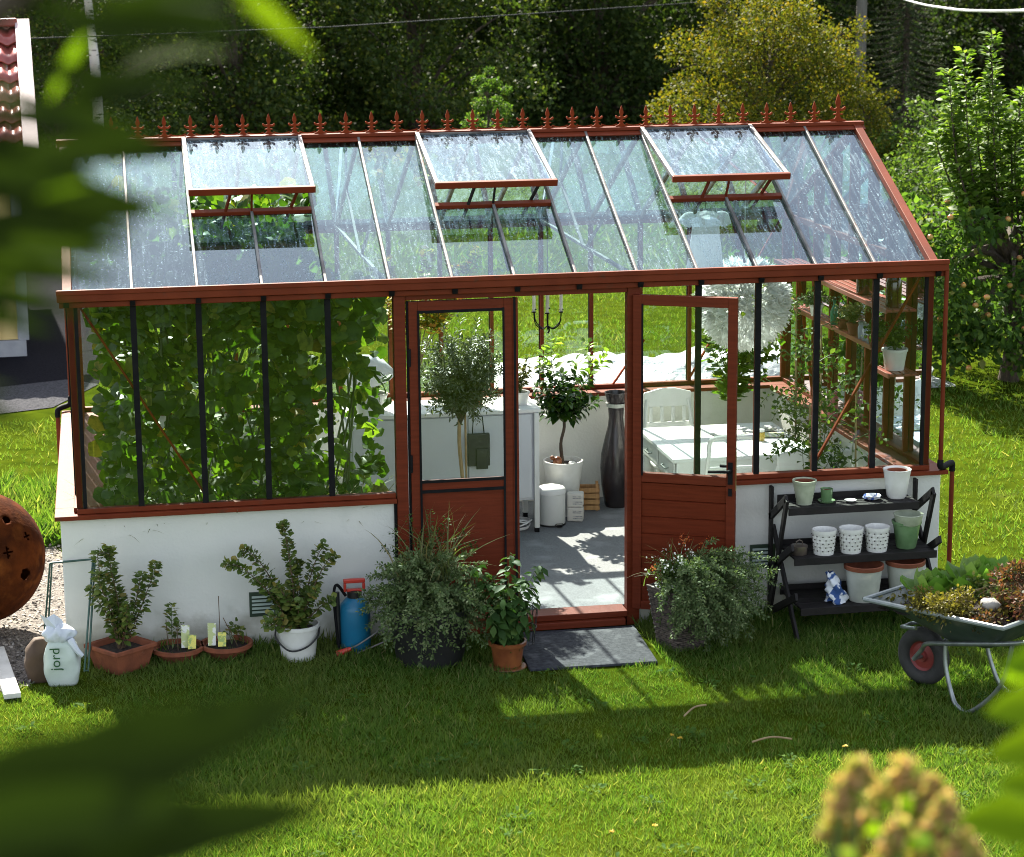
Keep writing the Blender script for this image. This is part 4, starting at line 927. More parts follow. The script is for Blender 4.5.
# lattice pots: dimpled relief
def lattice_pot(x, lab):
    t = thing('lattice_pot', lab, 'plant pot', (x, -.34, Z2), random.random(), 'white lattice pots on the middle shelf')
    mb = MB(); n = 72; m = 18; h = .148
    for j in range(m + 1):
        z = h * j / m
        for i in range(n):
            a = 2 * math.pi * i / n; r = .058 + .013 * (j / m)
            q = math.sin(a * 9 + j * 1.15) * math.sin(a * 9 - j * 1.15)
            if 2 <= j <= m - 3: r += -.0055 * max(0, q) ** .5 if q > 0 else .0015
            if j >= m - 2: r += .002
            mb.v.append((r * math.cos(a), r * math.sin(a), z))
    mb.f = [(j * n + i, j * n + (i + 1) % n, (j + 1) * n + (i + 1) % n, (j + 1) * n + i) for j in range(m) for i in range(n)]
    k = len(mb.v); mb.lathe([(.0725, h), (.067, h), (.064, h - .01), (.05, .02), (.001, .02)], n=40); mb.build('pot_body', M['ceramic'], t, smooth=True, angle=60)
    mb = MB()
    for rr in range(5):
        for i in range(12):
            a = 2 * math.pi * (i + .5 * (rr % 2)) / 12; z = .028 + rr * .022; r = .0615 + .013 * z / h
            mb.sphere((r * math.cos(a), r * math.sin(a), z), .0044, 1.0, 1.0, .9, 8, 6)
    mb.build('lattice_hole', M['shadow_gap'], t, smooth=True)
for x, l in ((4.278, 'white pot with a pierced lattice, leftmost of three in a row'), (4.443, 'white pot with a pierced lattice, middle one of three in a row'), (4.603, 'white pot with a pierced lattice, rightmost of three, beside the green pots')): lattice_pot(x, l)
t = thing('brass_tin', 'dull metal tin with a lid at the left end of the middle rack shelf', 'tin', (4.135, -.32, Z2)); mb = MB(); mb.lathe([(.001, 0), (.045, 0), (.047, .005), (.047, .04), (.05, .041), (.05, .052), (.045, .055), (.001, .058)], n=28); mb.build('tin_body', M['tin'], t, smooth=True)
mb = MB(); mb.tube([(-.02, 0, .056), (-.018, 0, .075), (.0, 0, .084), (.018, 0, .075), (.02, 0, .056)], .004, 6); mb.build('handle', M['tin'], t)
prof = [(.001, 0), (.042, 0), (.046, .006), (.062, .11), (.066, .112), (.069, .125), (.064, .127), (.058, .12), (.001, .06)]
pot_thing('green_pot', 'green glazed pot holding another, at the right end of the middle shelf', 4.795, -.31, Z2, prof, M['greenglaze'], group='stacked green pots')
t = pot_thing('green_pot', 'upper green glazed pot, stacked inside the one at the right end of the middle shelf', 4.797, -.33, Z2 + .055, [(.001, .06), (.040, .061), (.056, .075), (.063, .105), (.068, .118), (.064, .120), (.058, .105), (.05, .07), (.001, .064)], M['greenribbed'], group='stacked green pots')
for x, yy, l in ((4.505, -.40, 'big grey glazed pot with a terracotta rim, the left of two on the bottom shelf'), (4.775, -.36, 'big grey glazed pot with a terracotta rim, the right of two on the bottom shelf')):
    t = thing('grey_glazed_pot', l, 'plant pot', (x, yy, Z3), random.random(), 'grey glazed pots on the bottom shelf')
    mb = MB(); mb.lathe([(.001, 0), (.082, 0), (.088, .008), (.108, .19)], n=40); mb.build('pot_body', M['greyglaze'], t, smooth=True)
    mb = MB(); mb.lathe([(.108, .190), (.116, .192), (.118, .215), (.113, .219), (.106, .215), (.100, .19), (.085, .06), (.001, .055)], n=40); mb.build('terracotta_rim', M['terra'], t, smooth=True)
t = thing('patterned_cloth', 'crumpled blue and white patterned cloth on the bottom rack shelf', 'cloth', (4.345, -.40, Z3))
mb = MB(); n = 18
for j in range(13):
    z = .18 * j / 12; r = .062 * (1 - .65 * (j / 12) ** 1.2)
    for i in range(n):
        a = 2 * math.pi * i / n; q = r * (1 + .28 * math.sin(a * 3 + j * .9) + .14 * math.sin(a * 5 - j * 1.7)); mb.v.append((q * math.cos(a) - .045 * (j / 12) ** 1.5, q * math.sin(a), z + .008 * math.sin(a * 4)))
mb.f = [(j * n + i, j * n + (i + 1) % n, (j + 1) * n + (i + 1) % n, (j + 1) * n + i) for j in range(12) for i in range(n)] + [tuple(12 * n + i for i in range(n))]
mb.build('cloth_folds', M['cloth_blue'], t, smooth=True, angle=70)

# ------------------------------------------------------------------ wheelbarrow
ang = math.atan2(-.84, .54)     # handles' direction
t = thing('wheelbarrow', 'dark green wheelbarrow with a red-hubbed wheel, heaped with garden waste on the lawn', 'wheelbarrow', (4.40, -1.24, 0), ang)
# local x = towards handles, y = side
nx, ny = 22, 12; mb = MB()
def tray(u_, v_, off=0):
    # u 0..1 nose->back, v -1..1
    Lx = .92; rimz = .50 + .05 * u_
    e = max(abs(v_) ** 4, abs(u_ * 2 - 1) ** 5)
    x = Lx * u_; y = v_ * (.29 + .05 * u_)
    depth = .20 * (1 - e) * min(1, .35 + u_ * 1.3)
    xx = x + (.5 - u_) * .25 * (1 - e) * (1 if u_ < .5 else .5)
    return (xx, y * (1 - .16 * (1 - e)), rimz - depth - off)
for s_ in (0, .006):
    k = len(mb.v)
    for j in range(ny + 1):
        for i in range(nx + 1): mb.v.append(tray(i / nx, j / ny * 2 - 1, s_))
    for j in range(ny):
        for i in range(nx):
            a_ = k + j * (nx + 1) + i; q = (a_, a_ + 1, a_ + nx + 2, a_ + nx + 1); mb.f.append(q if s_ == 0 else q[::-1])
tr_ = mb.build('tray', M['barrow'], t, smooth=True)
rim = [tray(i / nx, -1) for i in range(nx + 1)] + [tray(1, j / ny * 2 - 1) for j in range(1, ny + 1)] + [tray(i / nx, 1) for i in range(nx - 1, -1, -1)] + [tray(0, j / ny * 2 - 1) for j in range(ny - 1, -1, -1)]
mb = MB(); mb.tube(rim, .013, 8, cap=False); mb.build('rim', M['barrow_rim'], tr_, smooth=True)
wh = empty('wheel'); wx, wz = .19, .160
def torus(mb, c, Rr, r, n=40, m=12, sq=1.0):
    k = len(mb.v)
    for i in range(n):
        a = 2 * math.pi * i / n
        for j in range(m):
            b_ = 2 * math.pi * j / m; q = Rr + r * math.cos(b_); mb.v.append((c[0] + q * math.cos(a), c[1] + r * sq * math.sin(b_), c[2] + q * math.sin(a)))
    mb.f += [(k + i * m + j, k + i * m + (j + 1) % m, k + ((i + 1) % n) * m + (j + 1) % m, k + ((i + 1) % n) * m + j) for i in range(n) for j in range(m)]
bpy.data.objects.remove(wh)
mb = MB(); torus(mb, (wx, 0, wz), .120, .042, sq=1.0)
wheel = mb.build('wheel', M['tyre'], t, smooth=True)
mb = MB(); 
for s_ in (-1, 1):
    prof = [(.001, .020), (.03, .022), (.035, .012), (.07, .006), (.083, .016), (.090, .022)]
    k = len(mb.v); n = 32
    for r, y in prof:
        for i in range(n): a = 2 * math.pi * i / n; mb.v.append((wx + r * math.cos(a), s_ * y, wz + r * math.sin(a)))
    mb.f += [(k + j * n + i, k + j * n + (i + 1) % n, k + (j + 1) * n + (i + 1) % n, k + (j + 1) * n + i) for j in range(len(prof) - 1) for i in range(n)]
mb.build('rim_disc', M['wheel_red'], wheel, smooth=True)
mb = MB(); mb.tube([(wx, -.09, wz), (wx, .09, wz)], .011, 10); mb.build('axle', M['steel'], wheel, smooth=True)
for s_ in (-1, 1):
    mb = MB(); mb.tube(smooth_path([(wx, s_ * .09, wz), (wx + .06, s_ * .10, wz + .07), (wx + .13, s_ * .15, .29), (.50, s_ * .19, .34), (.95, s_ * .26, .46), (1.35, s_ * .29, .60)], 5), .013, 10)
    mb.build('handle_tube', M['steel'], t, smooth=True)
    mb = MB(); mb.tube(smooth_path([(.46, s_ * .18, .34), (.47, s_ * .19, .22), (.52, s_ * .20, .08), (.57, s_ * .21, .014), (.66, s_ * .21, .012), (.84, s_ * .22, .2), (.92, s_ * .25, .44)], 5), .012, 10)
    mb.build('leg', M['steel'], t, smooth=True)
mb = MB(); mb.tube(smooth_path([(wx - .0, -.075, wz + .17), (wx - .11, -.05, wz + .15), (wx - .13, 0, wz + .14), (wx - .11, .05, wz + .15), (wx, .075, wz + .17)], 4), .010, 8); mb.build('nose_guard', M['steel'], t, smooth=True)
# load
def local(t, p): return (t.matrix_world @ Vector(p))
bpy.context.view_layer.update()
def onbarrow(name, label, cat, x, y, z): return thing(name, label, cat, tuple(Matrix.Translation(t_b) @ Matrix.Rotation(ang, 4, 'Z') @ Vector((x, y, z))), ang)
t_b = Vector((4.40, -1.24, 0))
def cabbage(name, lab, x, y, z, n, s):
    c = onbarrow(name, lab, 'cabbage leaves', x, y, z)
    P_ = []; D_ = []; N_ = []; S_ = []
    for i in range(n):
        a = i * 2.4; tl = .25 + .9 * i / n; P_.append((.01 * math.cos(a), .01 * math.sin(a), 0)); D_.append((math.cos(a) * tl, math.sin(a) * tl, 1.15 - tl)); N_.append((-math.cos(a), -math.sin(a), tl)); S_.append(s * (.55 + .5 * i / n))
    cloud('leaves', L_['cabbage'], c, P_, D_, N_, np.array(S_), 'curl', smooth=True)
    mb = MB(); mb.lathe([(.001, -.05), (.02, -.045), (.025, .03), (.001, .05)], n=12); mb.build('stalk', M['stem'], c, smooth=True)
cabbage('cabbage_plant', 'pale green cabbage leaves near the nose of the wheelbarrow', .25, .0, .50, 14, .19)
cabbage('cabbage_plant', 'larger dark green cabbage leaves behind the pale ones in the wheelbarrow', .42, .20, .53, 16, .235)
cabbage('cabbage_plant', 'loose cabbage plant at the far back of the wheelbarrow load', .62, .26, .50, 9, .15)
mb = MB()
tg = onbarrow('garden_soil', 'dark soil and dead roots filling the wheelbarrow tray', 'soil', 0, 0, 0)
nx_, ny_ = 16, 10
for j in range(ny_ + 1):
    for i in range(nx_ + 1):
        p = tray(.04 + .92 * i / nx_, (j / ny_ * 2 - 1) * .93); e = max(abs(j / ny_ * 2 - 1) ** 2, abs(i / nx_ * 2 - 1) ** 2); mb.v.append((p[0], p[1], .475 + .05 * i / nx_ + .06 * (1 - e) + random.uniform(-.012, .012) - .02 * e))
mb.f = [(j * (nx_ + 1) + i, j * (nx_ + 1) + i + 1, (j + 1) * (nx_ + 1) + i + 1, (j + 1) * (nx_ + 1) + i) for j in range(ny_) for i in range(nx_)]
mb.build('soil_heap', M['soil'], tg, smooth=True)
n = 260; q = rng.random((n, 2)); cloud('dead_leaves', L_['weed'], tg, np.c_[q[:, 0] * .85 + .03, (q[:, 1] - .5) * .5, .485 + .05 * q[:, 0] + rng.random(n) * .02], rdir(n), rdir(n) + [0, 0, 1], .02 + rng.random(n) * .025, 'oval', .25)
def weedheap(name, lab, x, y, z, r, m, n, size=.018):
    c = onbarrow(name, lab, 'weeds', x, y, z); cc = rng.normal(size=(14, 3)) * [r * .5, r * .5, r * .25]
    p, d = blob_leaves(cc, np.full(14, r * .5), n, .7, .6); cloud('leaves', L_[m], c, p, d + rdir(n) * .8, rdir(n), size * (.6 + rng.random(n) * .8), 'oval', .3)
    mb = MB()
    for k in range(26):
        a = rdir(1)[0] * r; mb.tube([(0, 0, 0), (a[0] * .5, a[1] * .5, a[2] * .5 + .03), (a[0], a[1], a[2] * .8)], .002, 4)
    mb.build('stalks', M['dead'], c)
weedheap('weed_clump', 'yellow-green clump of pulled weeds hanging over the near rim of the wheelbarrow', .50, -.19, .53, .15, 'weed', 4200)
weedheap('weed_clump', 'reddish wilted weeds heaped at the handle end of the wheelbarrow', .80, .02, .62, .19, 'redweed', 4200, .024)
weedheap('weed_clump', 'dull green wilted weeds in the middle of the wheelbarrow', .60, .06, .57, .13, 'currant', 1800, .024)
c = onbarrow('stone', 'pale stone lying among the weeds in the wheelbarrow', 'stone', .72, -.17, .60); mb = MB(); mb.sphere((0, 0, 0), .045, 1.3, 1, .7, 9, 6)
for i, v in enumerate(mb.v): mb.v[i] = tuple(a * (1 + .12 * math.sin(i * 2.3)) for a in v)
mb.build('stone_body', M['rock'], c, smooth=True, angle=50)

# ------------------------------------------------------------------ left end
t = thing('compost_sack', 'pale plastic sack with green lettering, its crumpled top folded over', 'sack', (-.115, -.42, 0), R(-4))
def sackmesh(w_, d_, h_, crumple=.008, top=.75, seed=1):
    mb = MB(); n = 36; m = 22
    for j in range(m + 1):
        f = j / m; z = h_ * f
        prof = (.86 + .22 * math.sin(math.pi * min(1, f * 1.15))) * (1 if f < top else 1 - .55 * ((f - top) / (1 - top)) ** 1.5)
        for i in range(n):
            a = 2 * math.pi * i / n; c_, s_ = math.cos(a), math.sin(a)
            ex = abs(c_) ** .6 * (1 if c_ > 0 else -1); ey = abs(s_) ** .6 * (1 if s_ > 0 else -1)
            q = 1 + crumple * 9 * (math.sin(a * 5 + f * 9 + seed) * .3 + math.sin(a * 3 - f * 14 + seed) * .35) * (.3 + f)
            mb.v.append((ex * w_ / 2 * prof * q, ey * d_ / 2 * prof * q, z))
    mb.f = [(j * n + i, j * n + (i + 1) % n, (j + 1) * n + (i + 1) % n, (j + 1) * n + i) for j in range(m) for i in range(n)] + [tuple(range(n))[::-1], tuple(m * n + i for i in range(n))]
    return mb
sackmesh(.185, .13, .265, .010, .86).build('sack_body', M['bag'], t, smooth=True, angle=80)
mb = MB(); mb.sphere((-.01, .0, .285), .075, 1.15, .8, .72, 30, 20)
for i, v in enumerate(mb.v):
    a = math.atan2(v[1], v[0] + .01); q = 1 + .14 * math.sin(a * 5 + v[2] * 50) + .09 * math.sin(a * 9 - v[2] * 80); mb.v[i] = (v[0] * q, v[1] * q, .285 + (v[2] - .285) * (1 + .15 * math.sin(a * 4 + 1)))
mb.build('folded_top', M['bagtop'], t, smooth=True, angle=80)
mb = MB(); mb.add([(-.06, .0, .30), (-.11, .01, .40), (-.07, -.02, .385), (-.03, .0, .40), (.01, .02, .36), (.03, .0, .31), (-.02, -.03, .33)], [(0, 1, 2), (0, 2, 6), (2, 3, 6), (3, 4, 6), (4, 5, 6)]); mb.build('torn_flap', M['bagtop'], t)
cu = bpy.data.curves.new('lettering', 'FONT'); cu.body = 'jord'; cu.size = .078; cu.extrude = .0012; cu.align_x = 'CENTER'; cu.align_y = 'CENTER'
lt = bpy.data.objects.new('lettering', cu); col.objects.link(lt); lt.parent = t; cu.materials.append(M['text']); lm = bpy.data.meshes.new_from_object(lt); bpy.data.objects.remove(lt); lt = bpy.data.objects.new('lettering', lm); col.objects.link(lt); lt.parent = t; lt.location = (-.026, -.0795, .165); lt.rotation_euler = (R(90), R(-90), 0)
mb = MB(); mb.tube(smooth_path([(.05, -.03, .26), (.09, -.05, .20), (.12, -.06, .17)], 4), [.02, .024, .02, .018, .016, .015, .014, .013, .01], 8); mb.build('sleeve', M['bagtop'], t, smooth=True)
t = thing('paper_sack', 'slumped brown sack standing behind the pale plastic one', 'sack', (-.235, -.33, 0), R(10))
sackmesh(.16, .14, .24, .012, .7, 4).build('sack_body', M['brownbox'], t, smooth=True, angle=80)
t = thing('garden_hoop', 'folding dark green wire hoop leaning at the left corner of the plinth', 'garden hoop', (0, 0, 0))
mb = MB()
A = Vector((-.165, .02, .57)); B_ = Vector((.075, -.06, .60))
mb.tube([A, B_], .006, 8)
for o_ in (0, .022): mb.tube([A + Vector((o_ * .5, 0, 0)), (-.235 + o_, .14, .02)], .0055, 8); mb.tube([B_ + Vector((o_ * .5, 0, 0)), (-.0 + o_, -.30, .02)], .006, 8)
mb.tube([(-.235, .14, .025), (-.21, .14, .025)], .005, 6); mb.tube([(-.0, -.30, .025), (.022, -.3, .025)], .005, 6)
mb.build('frame_tube', M['hoopgreen'], t, smooth=True)
t = thing('plank', 'pale weathered plank lying on the gravel path', 'plank', (-.455, -.12, .012), R(8))
mb = MB(); mb.bx(-.045, .045, -.55, .32, 0, .03); mb.build('plank_body', M['board'], t, bevel=.004)

# rusty fire ball with cut-outs
t = thing('rusty_fire_globe', 'large rusty iron globe with round and star cut-outs at the left edge', 'iron globe', (-.60, .62, .465))
bm_mb = MB(); Rg = .392; c_holes = []
def gdir(u_, v_):
    p = None; d_ = (onplane(u_, v_, 1, .62) - Vector((-.60, .62, .465))); x, z = d_.x / Rg, d_.z / Rg
    rr = min(.98, x * x + z * z); return Vector((x, -math.sqrt(1 - rr), z)).normalized()
holes = [(8, 511, .055, 0), (27, 562, .075, 0), (-4, 566, .08, 0), (10, 538, .05, 1), (28, 528, .045, 1), (-30, 520, .07, 0), (-40, 590, .07, 0), (-60, 540, .08, 0), (-15, 605, .05, 1), (-50, 500, .05, 1)]
hl = [(gdir(a_, b_), r_, k_) for a_, b_, r_, k_ in holes]
for _ in range(26):
    d_ = Vector(rdir(1)[0]); 
    if d_.y > -.2 and all((d_ - h_[0]).length > .34 for h_ in hl): hl.append((d_, random.choice((.07, .09, .08)), 0))
nphi, nth = 220, 120; idx = {}
def gv(i, j):
    key = (i % nphi, j)
    if key not in idx:
        a = 2 * math.pi * i / nphi; b_ = math.pi * j / nth; idx[key] = len(bm_mb.v); bm_mb.v.append((Rg * math.sin(b_) * math.cos(a), Rg * math.sin(b_) * math.sin(a), Rg * math.cos(b_)))
    return idx[key]
for j in range(2, nth - 2):
    for i in range(nphi):
        a = 2 * math.pi * (i + .5) / nphi; b_ = math.pi * (j + .5) / nth; d_ = Vector((math.sin(b_) * math.cos(a), math.sin(b_) * math.sin(a), math.cos(b_))); cut = False
        for h_, r_, k_ in hl:
            e = d_ - h_; L2 = e.length
            if L2 > r_ * 2.2: continue
            if k_ == 0: cut |= L2 < r_ * 1.25
            else:
                u_ = h_.cross(Vector((0, 0, 1))).normalized(); v_ = u_.cross(h_); an = math.atan2(e.dot(v_), e.dot(u_)); cut |= L2 < r_ * (1.0 + .75 * math.cos(4 * an))
        if not cut: bm_mb.f.append((gv(i, j), gv(i, j + 1), gv(i + 1, j + 1), gv(i + 1, j)))
o = bm_mb.build('globe_shell', M['rust'], t, smooth=True, angle=60); sd = o.modifiers.new('thick', 'SOLIDIFY'); sd.thickness = .006
mb = MB(); mb.lathe([(.07, -.465), (.10, -.465), (.10, -.45), (.08, -.36), (.07, -.37), (.09, -.45)], n=36); mb.build('foot_ring', M['rust'], t, smooth=True)

# ================================================================== INSIDE
fl = FZ
# broad-leaved climbers filling the left bays
def roof_z(y): return he + (hr - he) * (1 - abs(y - W / 2) / (W / 2))
def climber(x, y, lab, hmax, rx, ry, n, seed):
    t = thing('climbing_plant', lab, 'climbing plant', (x, y, fl), 0, 'broad-leaved climbing plants in the left bays')
    mb = MB()
    for k in range(9):
        a = random.random() * 6.28; mb.tube(smooth_path([(.04 * math.cos(a), .04 * math.sin(a), 0), (rx * .4 * math.cos(a + 1), ry * .4 * math.sin(a + 1), .7), (rx * .6 * math.cos(a + 2), ry * .5 * math.sin(a + 2), 1.4), (rx * .4 * math.cos(a + 3), ry * .4 * math.sin(a), min(hmax - .1, 2.0))], 6), .007, 6)
    mb.build('stem', M['stem'], t, smooth=True)
    p = np.c_[rng.uniform(-rx, rx, n), rng.uniform(-ry, ry, n), rng.uniform(.15, hmax, n)]
    # pressed towards the glass more than the middle
    p[:, 1] = -ry + (p[:, 1] + ry) * np.abs(rng.random(n)) ** .5
    p[:, 2] = np.where(rng.random(n) < .22, hmax - rng.random(n) ** 1.5 * .35, p[:, 2])
    p[:, 0] = np.clip(p[:, 0], .17 - x, 9); p[:, 1] = np.clip(p[:, 1], .15 - y, 2.7 - y)
    top = np.array([roof_z(q + y) for q in p[:, 1]]) - fl - .13; p[:, 2] = np.minimum(p[:, 2], top - rng.random(n) * .12)
    d = np.c_[rng.normal(size=n) * .9, -rng.random(n) * .9, rng.normal(size=n) * .6 - .35]
    nn = np.c_[rng.normal(size=n) * .6, -np.ones(n) * .5 + rng.normal(size=n) * .3, np.ones(n) * .7 + rng.normal(size=n) * .4]
    s = rng.choice([.05, .075, .10, .135], n, p=[.3, .34, .26, .10]) * rng.uniform(.8, 1.15, n)
    cloud('foliage', L_['vine'], t, p, d, nn, s, 'round', smooth=True)
    mb = MB(); mb.lathe([(.001, 0), (.12, 0), (.15, .24), (.155, .25), (.14, .25), (.13, .21), (.001, .21)], n=24); mb.build('pot', M['dark_plastic'], t, smooth=True)
climber(.40, .62, 'dense broad-leaved climber filling the leftmost glass bay from sill to roof', 2.25, .30, .46, 1350, 1)
climber(.98, .66, 'dense broad-leaved climber in the middle of the left bays, behind the second and third panes', 2.25, .38, .5, 1450, 2)
climber(1.48, .74, 'broad-leaved climber beside the door post, with white showing through its leaves', 1.98, .33, .42, 800, 3)
climber(.86, 1.85, 'tall broad-leaved climber at the back of the left end, under the roof', 2.42, .62, .75, 1300, 4)
# soil bed strip with straggly stalks along the left sill
n = 420
tag(cloud('low_bed_greens', L_['straw'], None, np.c_[rng.uniform(.12, 1.75, n), rng.uniform(.17, .5, n), np.full(n, .60)], np.c_[rng.normal(size=(n, 2)) * .3, np.ones(n)], np.c_[rng.normal(size=(n, 2)), np.full(n, .5)], .22 + rng.random(n) * .18, 'arch', .018), 'pale thin shoots growing along the inside of the left sill', 'seedlings', kind='stuff')
mb = MB(); mb.bx(.145, 1.80, .145, .55, fl + .002, .60); tag(mb.build('planting_bed', M['soil_bed']), 'dark raised bed behind the plinth under the left bays', 'planting bed')

# cabinet
t = thing('cabinet', 'white metal cabinet with pale grey doors, seen through the doorway', 'cabinet', (0, 0, 0))
cx0, cx1, cy0, cy1 = 1.75, 3.025, 1.92, 2.36
mb = MB(); mb.bx(cx0, cx1, cy0 + .012, cy1, .30, .905); mb.build('body', M['cab'], t, bevel=.003)
mb = MB(); mb.bx(cx0 - .01, cx1 + .012, cy0 - .012, cy1 + .01, .906, .93); mb.build('top', M['white'], t, bevel=.003)
for a, b in ((cx0 + .02, 2.10), (2.106, 2.54), (2.546, 2.975)):
    mb = MB(); mb.bx(a, b, cy0 - .004, cy0 + .011, .32, .895); mb.build('door', M['cab'], t, bevel=.003)
for x, y in ((cx0 + .02, cy0 + .02), (cx1 - .018, cy0 + .0), (cx0 + .02, cy1 - .02), (cx1 - .018, cy1 - .02)):
    mb = MB(); mb.bx(x - .017, x + .017, y - .017, y + .017, fl + .03, .904 if y < 2 and x > 2 else .299); l = mb.build('leg', M['white_metal'], t, bevel=.003)
    mb = MB(); mb.bx(x - .015, x + .015, y - .015, y + .015, fl, fl + .029); mb.build('foot', M['black'], l)
t = thing('cable_coil', 'coil of pale cable on the floor under the cabinet', 'cable', (2.88, 2.02, fl))
mb = MB()
for k in range(5): r = .085 + .012 * (k % 3); mb.tube([(r * math.cos(a), r * math.sin(a) * .9, .012 + .012 * k + .03 * max(0, math.sin(a + k)) ** 2) for a in [i * math.pi / 12 for i in range(25)]], .005, 6)
mb.build('coil', M['wire_w'], t, smooth=True)
t = thing('hanging_bag', 'black bag hanging against the pale cabinet doors behind the olive tree', 'bag', (2.605, 1.885, .57))
mb = MB(); mb.bx(-.075, .075, -.03, .0, 0, .22); mb.bx(-.02, .06, -.04, -.031, -.02, .12); mb.build('bag_body', M['dark_plastic'], t, bevel=.012)
mb = MB(); mb.tube([(-.04, -.01, .21), (-.03, 0, .33), (.03, 0, .33), (.04, -.01, .21)], .004, 6); mb.build('strap', M['black'], t)
# items on the cabinet
def small_potted(name, lab, x, y, z, r, h, mat, leaf, lsz, spread, ht, nst, kind='oval', w=.3, per=120, droop=0):
    t = thing(name, lab, 'potted plant', (x, y, z), random.random())
    pot(t, r, r * .75, h, mat, rim=.004, rimh=.015)
    paths = []
    for k in range(nst):
        a = random.random() * 6.28; q = random.uniform(.3, 1) * spread; hh = h + ht * random.uniform(.5, 1) * (1.2 - .4 * q / spread)
        paths.append([(0, 0, h - .02), (q * .4 * math.cos(a), q * .4 * math.sin(a), h + (hh - h) * .6), (q * math.cos(a), q * math.sin(a), hh - droop * q)])
    stems_with_leaves(t, paths, .003, L_[leaf], per, lsz, kind, w, M['stem'], start=.2)
    return t
small_potted('potted_herb', 'small leafy plant in a white pot at the right end of the cabinet top', 2.93, 2.08, .93, .06, .09, M['ceramic'], 'straw', .05, .12, .22, 12)
small_potted('potted_herb', 'green plant in a clay pot on the cabinet, hidden behind the olive crown', 2.62, 2.12, .93, .07, .11, M['terra'], 'bush', .05, .12, .2, 10)
small_potted('potted_herb', 'white pot with trailing leaves on the left of the cabinet', 1.95, 2.1, .93, .08, .12, M['ceramic'], 'bush', .06, .15, .25, 10)
t = thing('white_bundle', 'crumpled white cloth bundle on the cabinet behind the climber', 'cloth', (1.86, 1.98, 1.12)); mb = MB(); mb.sphere((0, 0, .10), .15, 1.3, .7, .75, 26, 16)
for i, v in enumerate(mb.v): a = math.atan2(v[1], v[0]); q = 1 + .10 * math.sin(a * 5 + v[2] * 30); mb.v[i] = (v[0] * q, v[1] * q, v[2])
mb.build('cloth_folds', M['fabric'], t, smooth=True, angle=80)
mb = MB(); mb.lathe([(.001, -.19), (.07, -.19), (.06, -.1), (.05, 0), (.001, 0)], n=20); mb.build('stand', M['ceramic'], t, smooth=True)
t = thing('orange_flowering_climber', 'climber with yellow and orange leaves against the back wall behind the olive', 'climbing plant', (2.3, 2.62, fl))
paths = [[(0, 0, 0), (.02, 0, 1.0), (x * .5, y, 1.4), (x, y, z)] for x, y, z in ((-.2, .0, 1.8), (.1, .02, 1.85), (.3, -.05, 1.75), (.45, .0, 1.85), (-.05, .05, 1.6), (.2, 0, 1.6), (-.3, 0, 1.65), (.38, .0, 1.6))]
stems_with_leaves(t, paths, .006, L_['autumn'], 60, .085, 'lobed', .3, M['stem_brown'], start=.55)

# olive tree
t = thing('olive_tree', 'small standard olive tree with a round grey-green crown behind the closed door', 'olive tree', (2.385, 1.22, fl))
pot(t, .17, .12, .28, M['ceramic'], rim=.006)
mb = MB(); mb.tube(smooth_path([(0, 0, .25), (.01, 0, .5), (-.01, .01, .8), (.0, 0, 1.1)], 4), .012, 8); tk = mb.build('trunk', M['stake'], t, smooth=True)
mb = MB(); mb.tube([(.035, .01, .25), (.03, .01, 1.05)], .007, 8); mb.build('stake', M['stake'], t, smooth=True)
paths = []
for k in range(170):
    d_ = Vector(rdir(1)[0]); r = random.uniform(.18, .31); c_ = Vector((0, 0, 1.17)); e = c_ + Vector((d_.x * r, d_.y * r, d_.z * r * 1.1 + .06))
    paths.append([(0, 0, .92), tuple(c_ + Vector((d_.x, d_.y, d_.z)) * r * .45), tuple(e)])
for x, z in ((.0, 1.62), (-.1, 1.55), (.12, 1.58), (.2, 1.5), (-.2, 1.48)): paths.append([(0, 0, 1.1), (x * .6, 0, 1.35), (x, .02, z)])
stems_with_leaves(t, paths, .003, L_['olive'], 110, .060, 'oval', .14, M['bark'], start=.2, upright=.7, lname='crown', sname='twigs')

# citrus
t = thing('citrus_tree', 'potted citrus tree with glossy leaves in a white pot, centred in the doorway', 'citrus tree', (3.28, 2.36, fl))
pot(t, .135, .095, .385, M['ceramic'], rim=.004, rimh=.03)
mb = MB(); mb.tube(smooth_path([(0, 0, .34), (-.015, 0, .5), (.01, 0, .62), (.0, 0, .74)], 4), [.013] * 4 + [.011] * 9, 8); mb.build('trunk', M['bark'], t, smooth=True)
paths = []
for x, y, z in ((-.19, 0, .92), (-.14, .05, 1.05), (-.22, -.05, .84), (.0, .0, 1.0), (.08, -.05, .98), (.18, .0, .86), (.2, .04, .96), (.25, -.02, .80), (.12, -.1, .78), (-.1, -.1, .8), (0, -.14, .86), (.04, .1, .9), (-.05, -.08, .95), (-.16, 0, .76), (.14, .1, .8)):
    paths.append([(0, 0, .66), (x * .5, y * .6, .66 + (z - .66) * .6), (x, y, z)])
stems_with_leaves(t, paths, .006, L_['citrus'], 130, .105, 'oval', .27, M['stem'], start=.2, upright=.3, lname='crown', sname='branches')
paths = [[(-.05, 0, .95), (-.08, 0, 1.1), (-.06, 0, 1.24)], [(.18, 0, .9), (.2, 0, 1.05), (.17, 0, 1.2)], [(.2, 0, 1.0), (.26, 0, 1.05), (.31, 0, 1.12)], [(-.1, 0, 1.0), (-.14, 0, 1.1), (-.12, .0, 1.16)], [(.06, 0, .98), (.1, 0, 1.02), (.08, .0, 1.08)]]
stems_with_leaves(t, paths, .004, L_['citrus2'], 100, .10, 'oval', .27, M['stem'], start=.2, upright=.5, lname='young_leaves', sname='shoots')
mb = MB(); mb.sphere((.05, -.07, .375), .022, 1.2, 1, .7, 12, 8); mb.build('pebble', M['ceramic'], t, smooth=True)
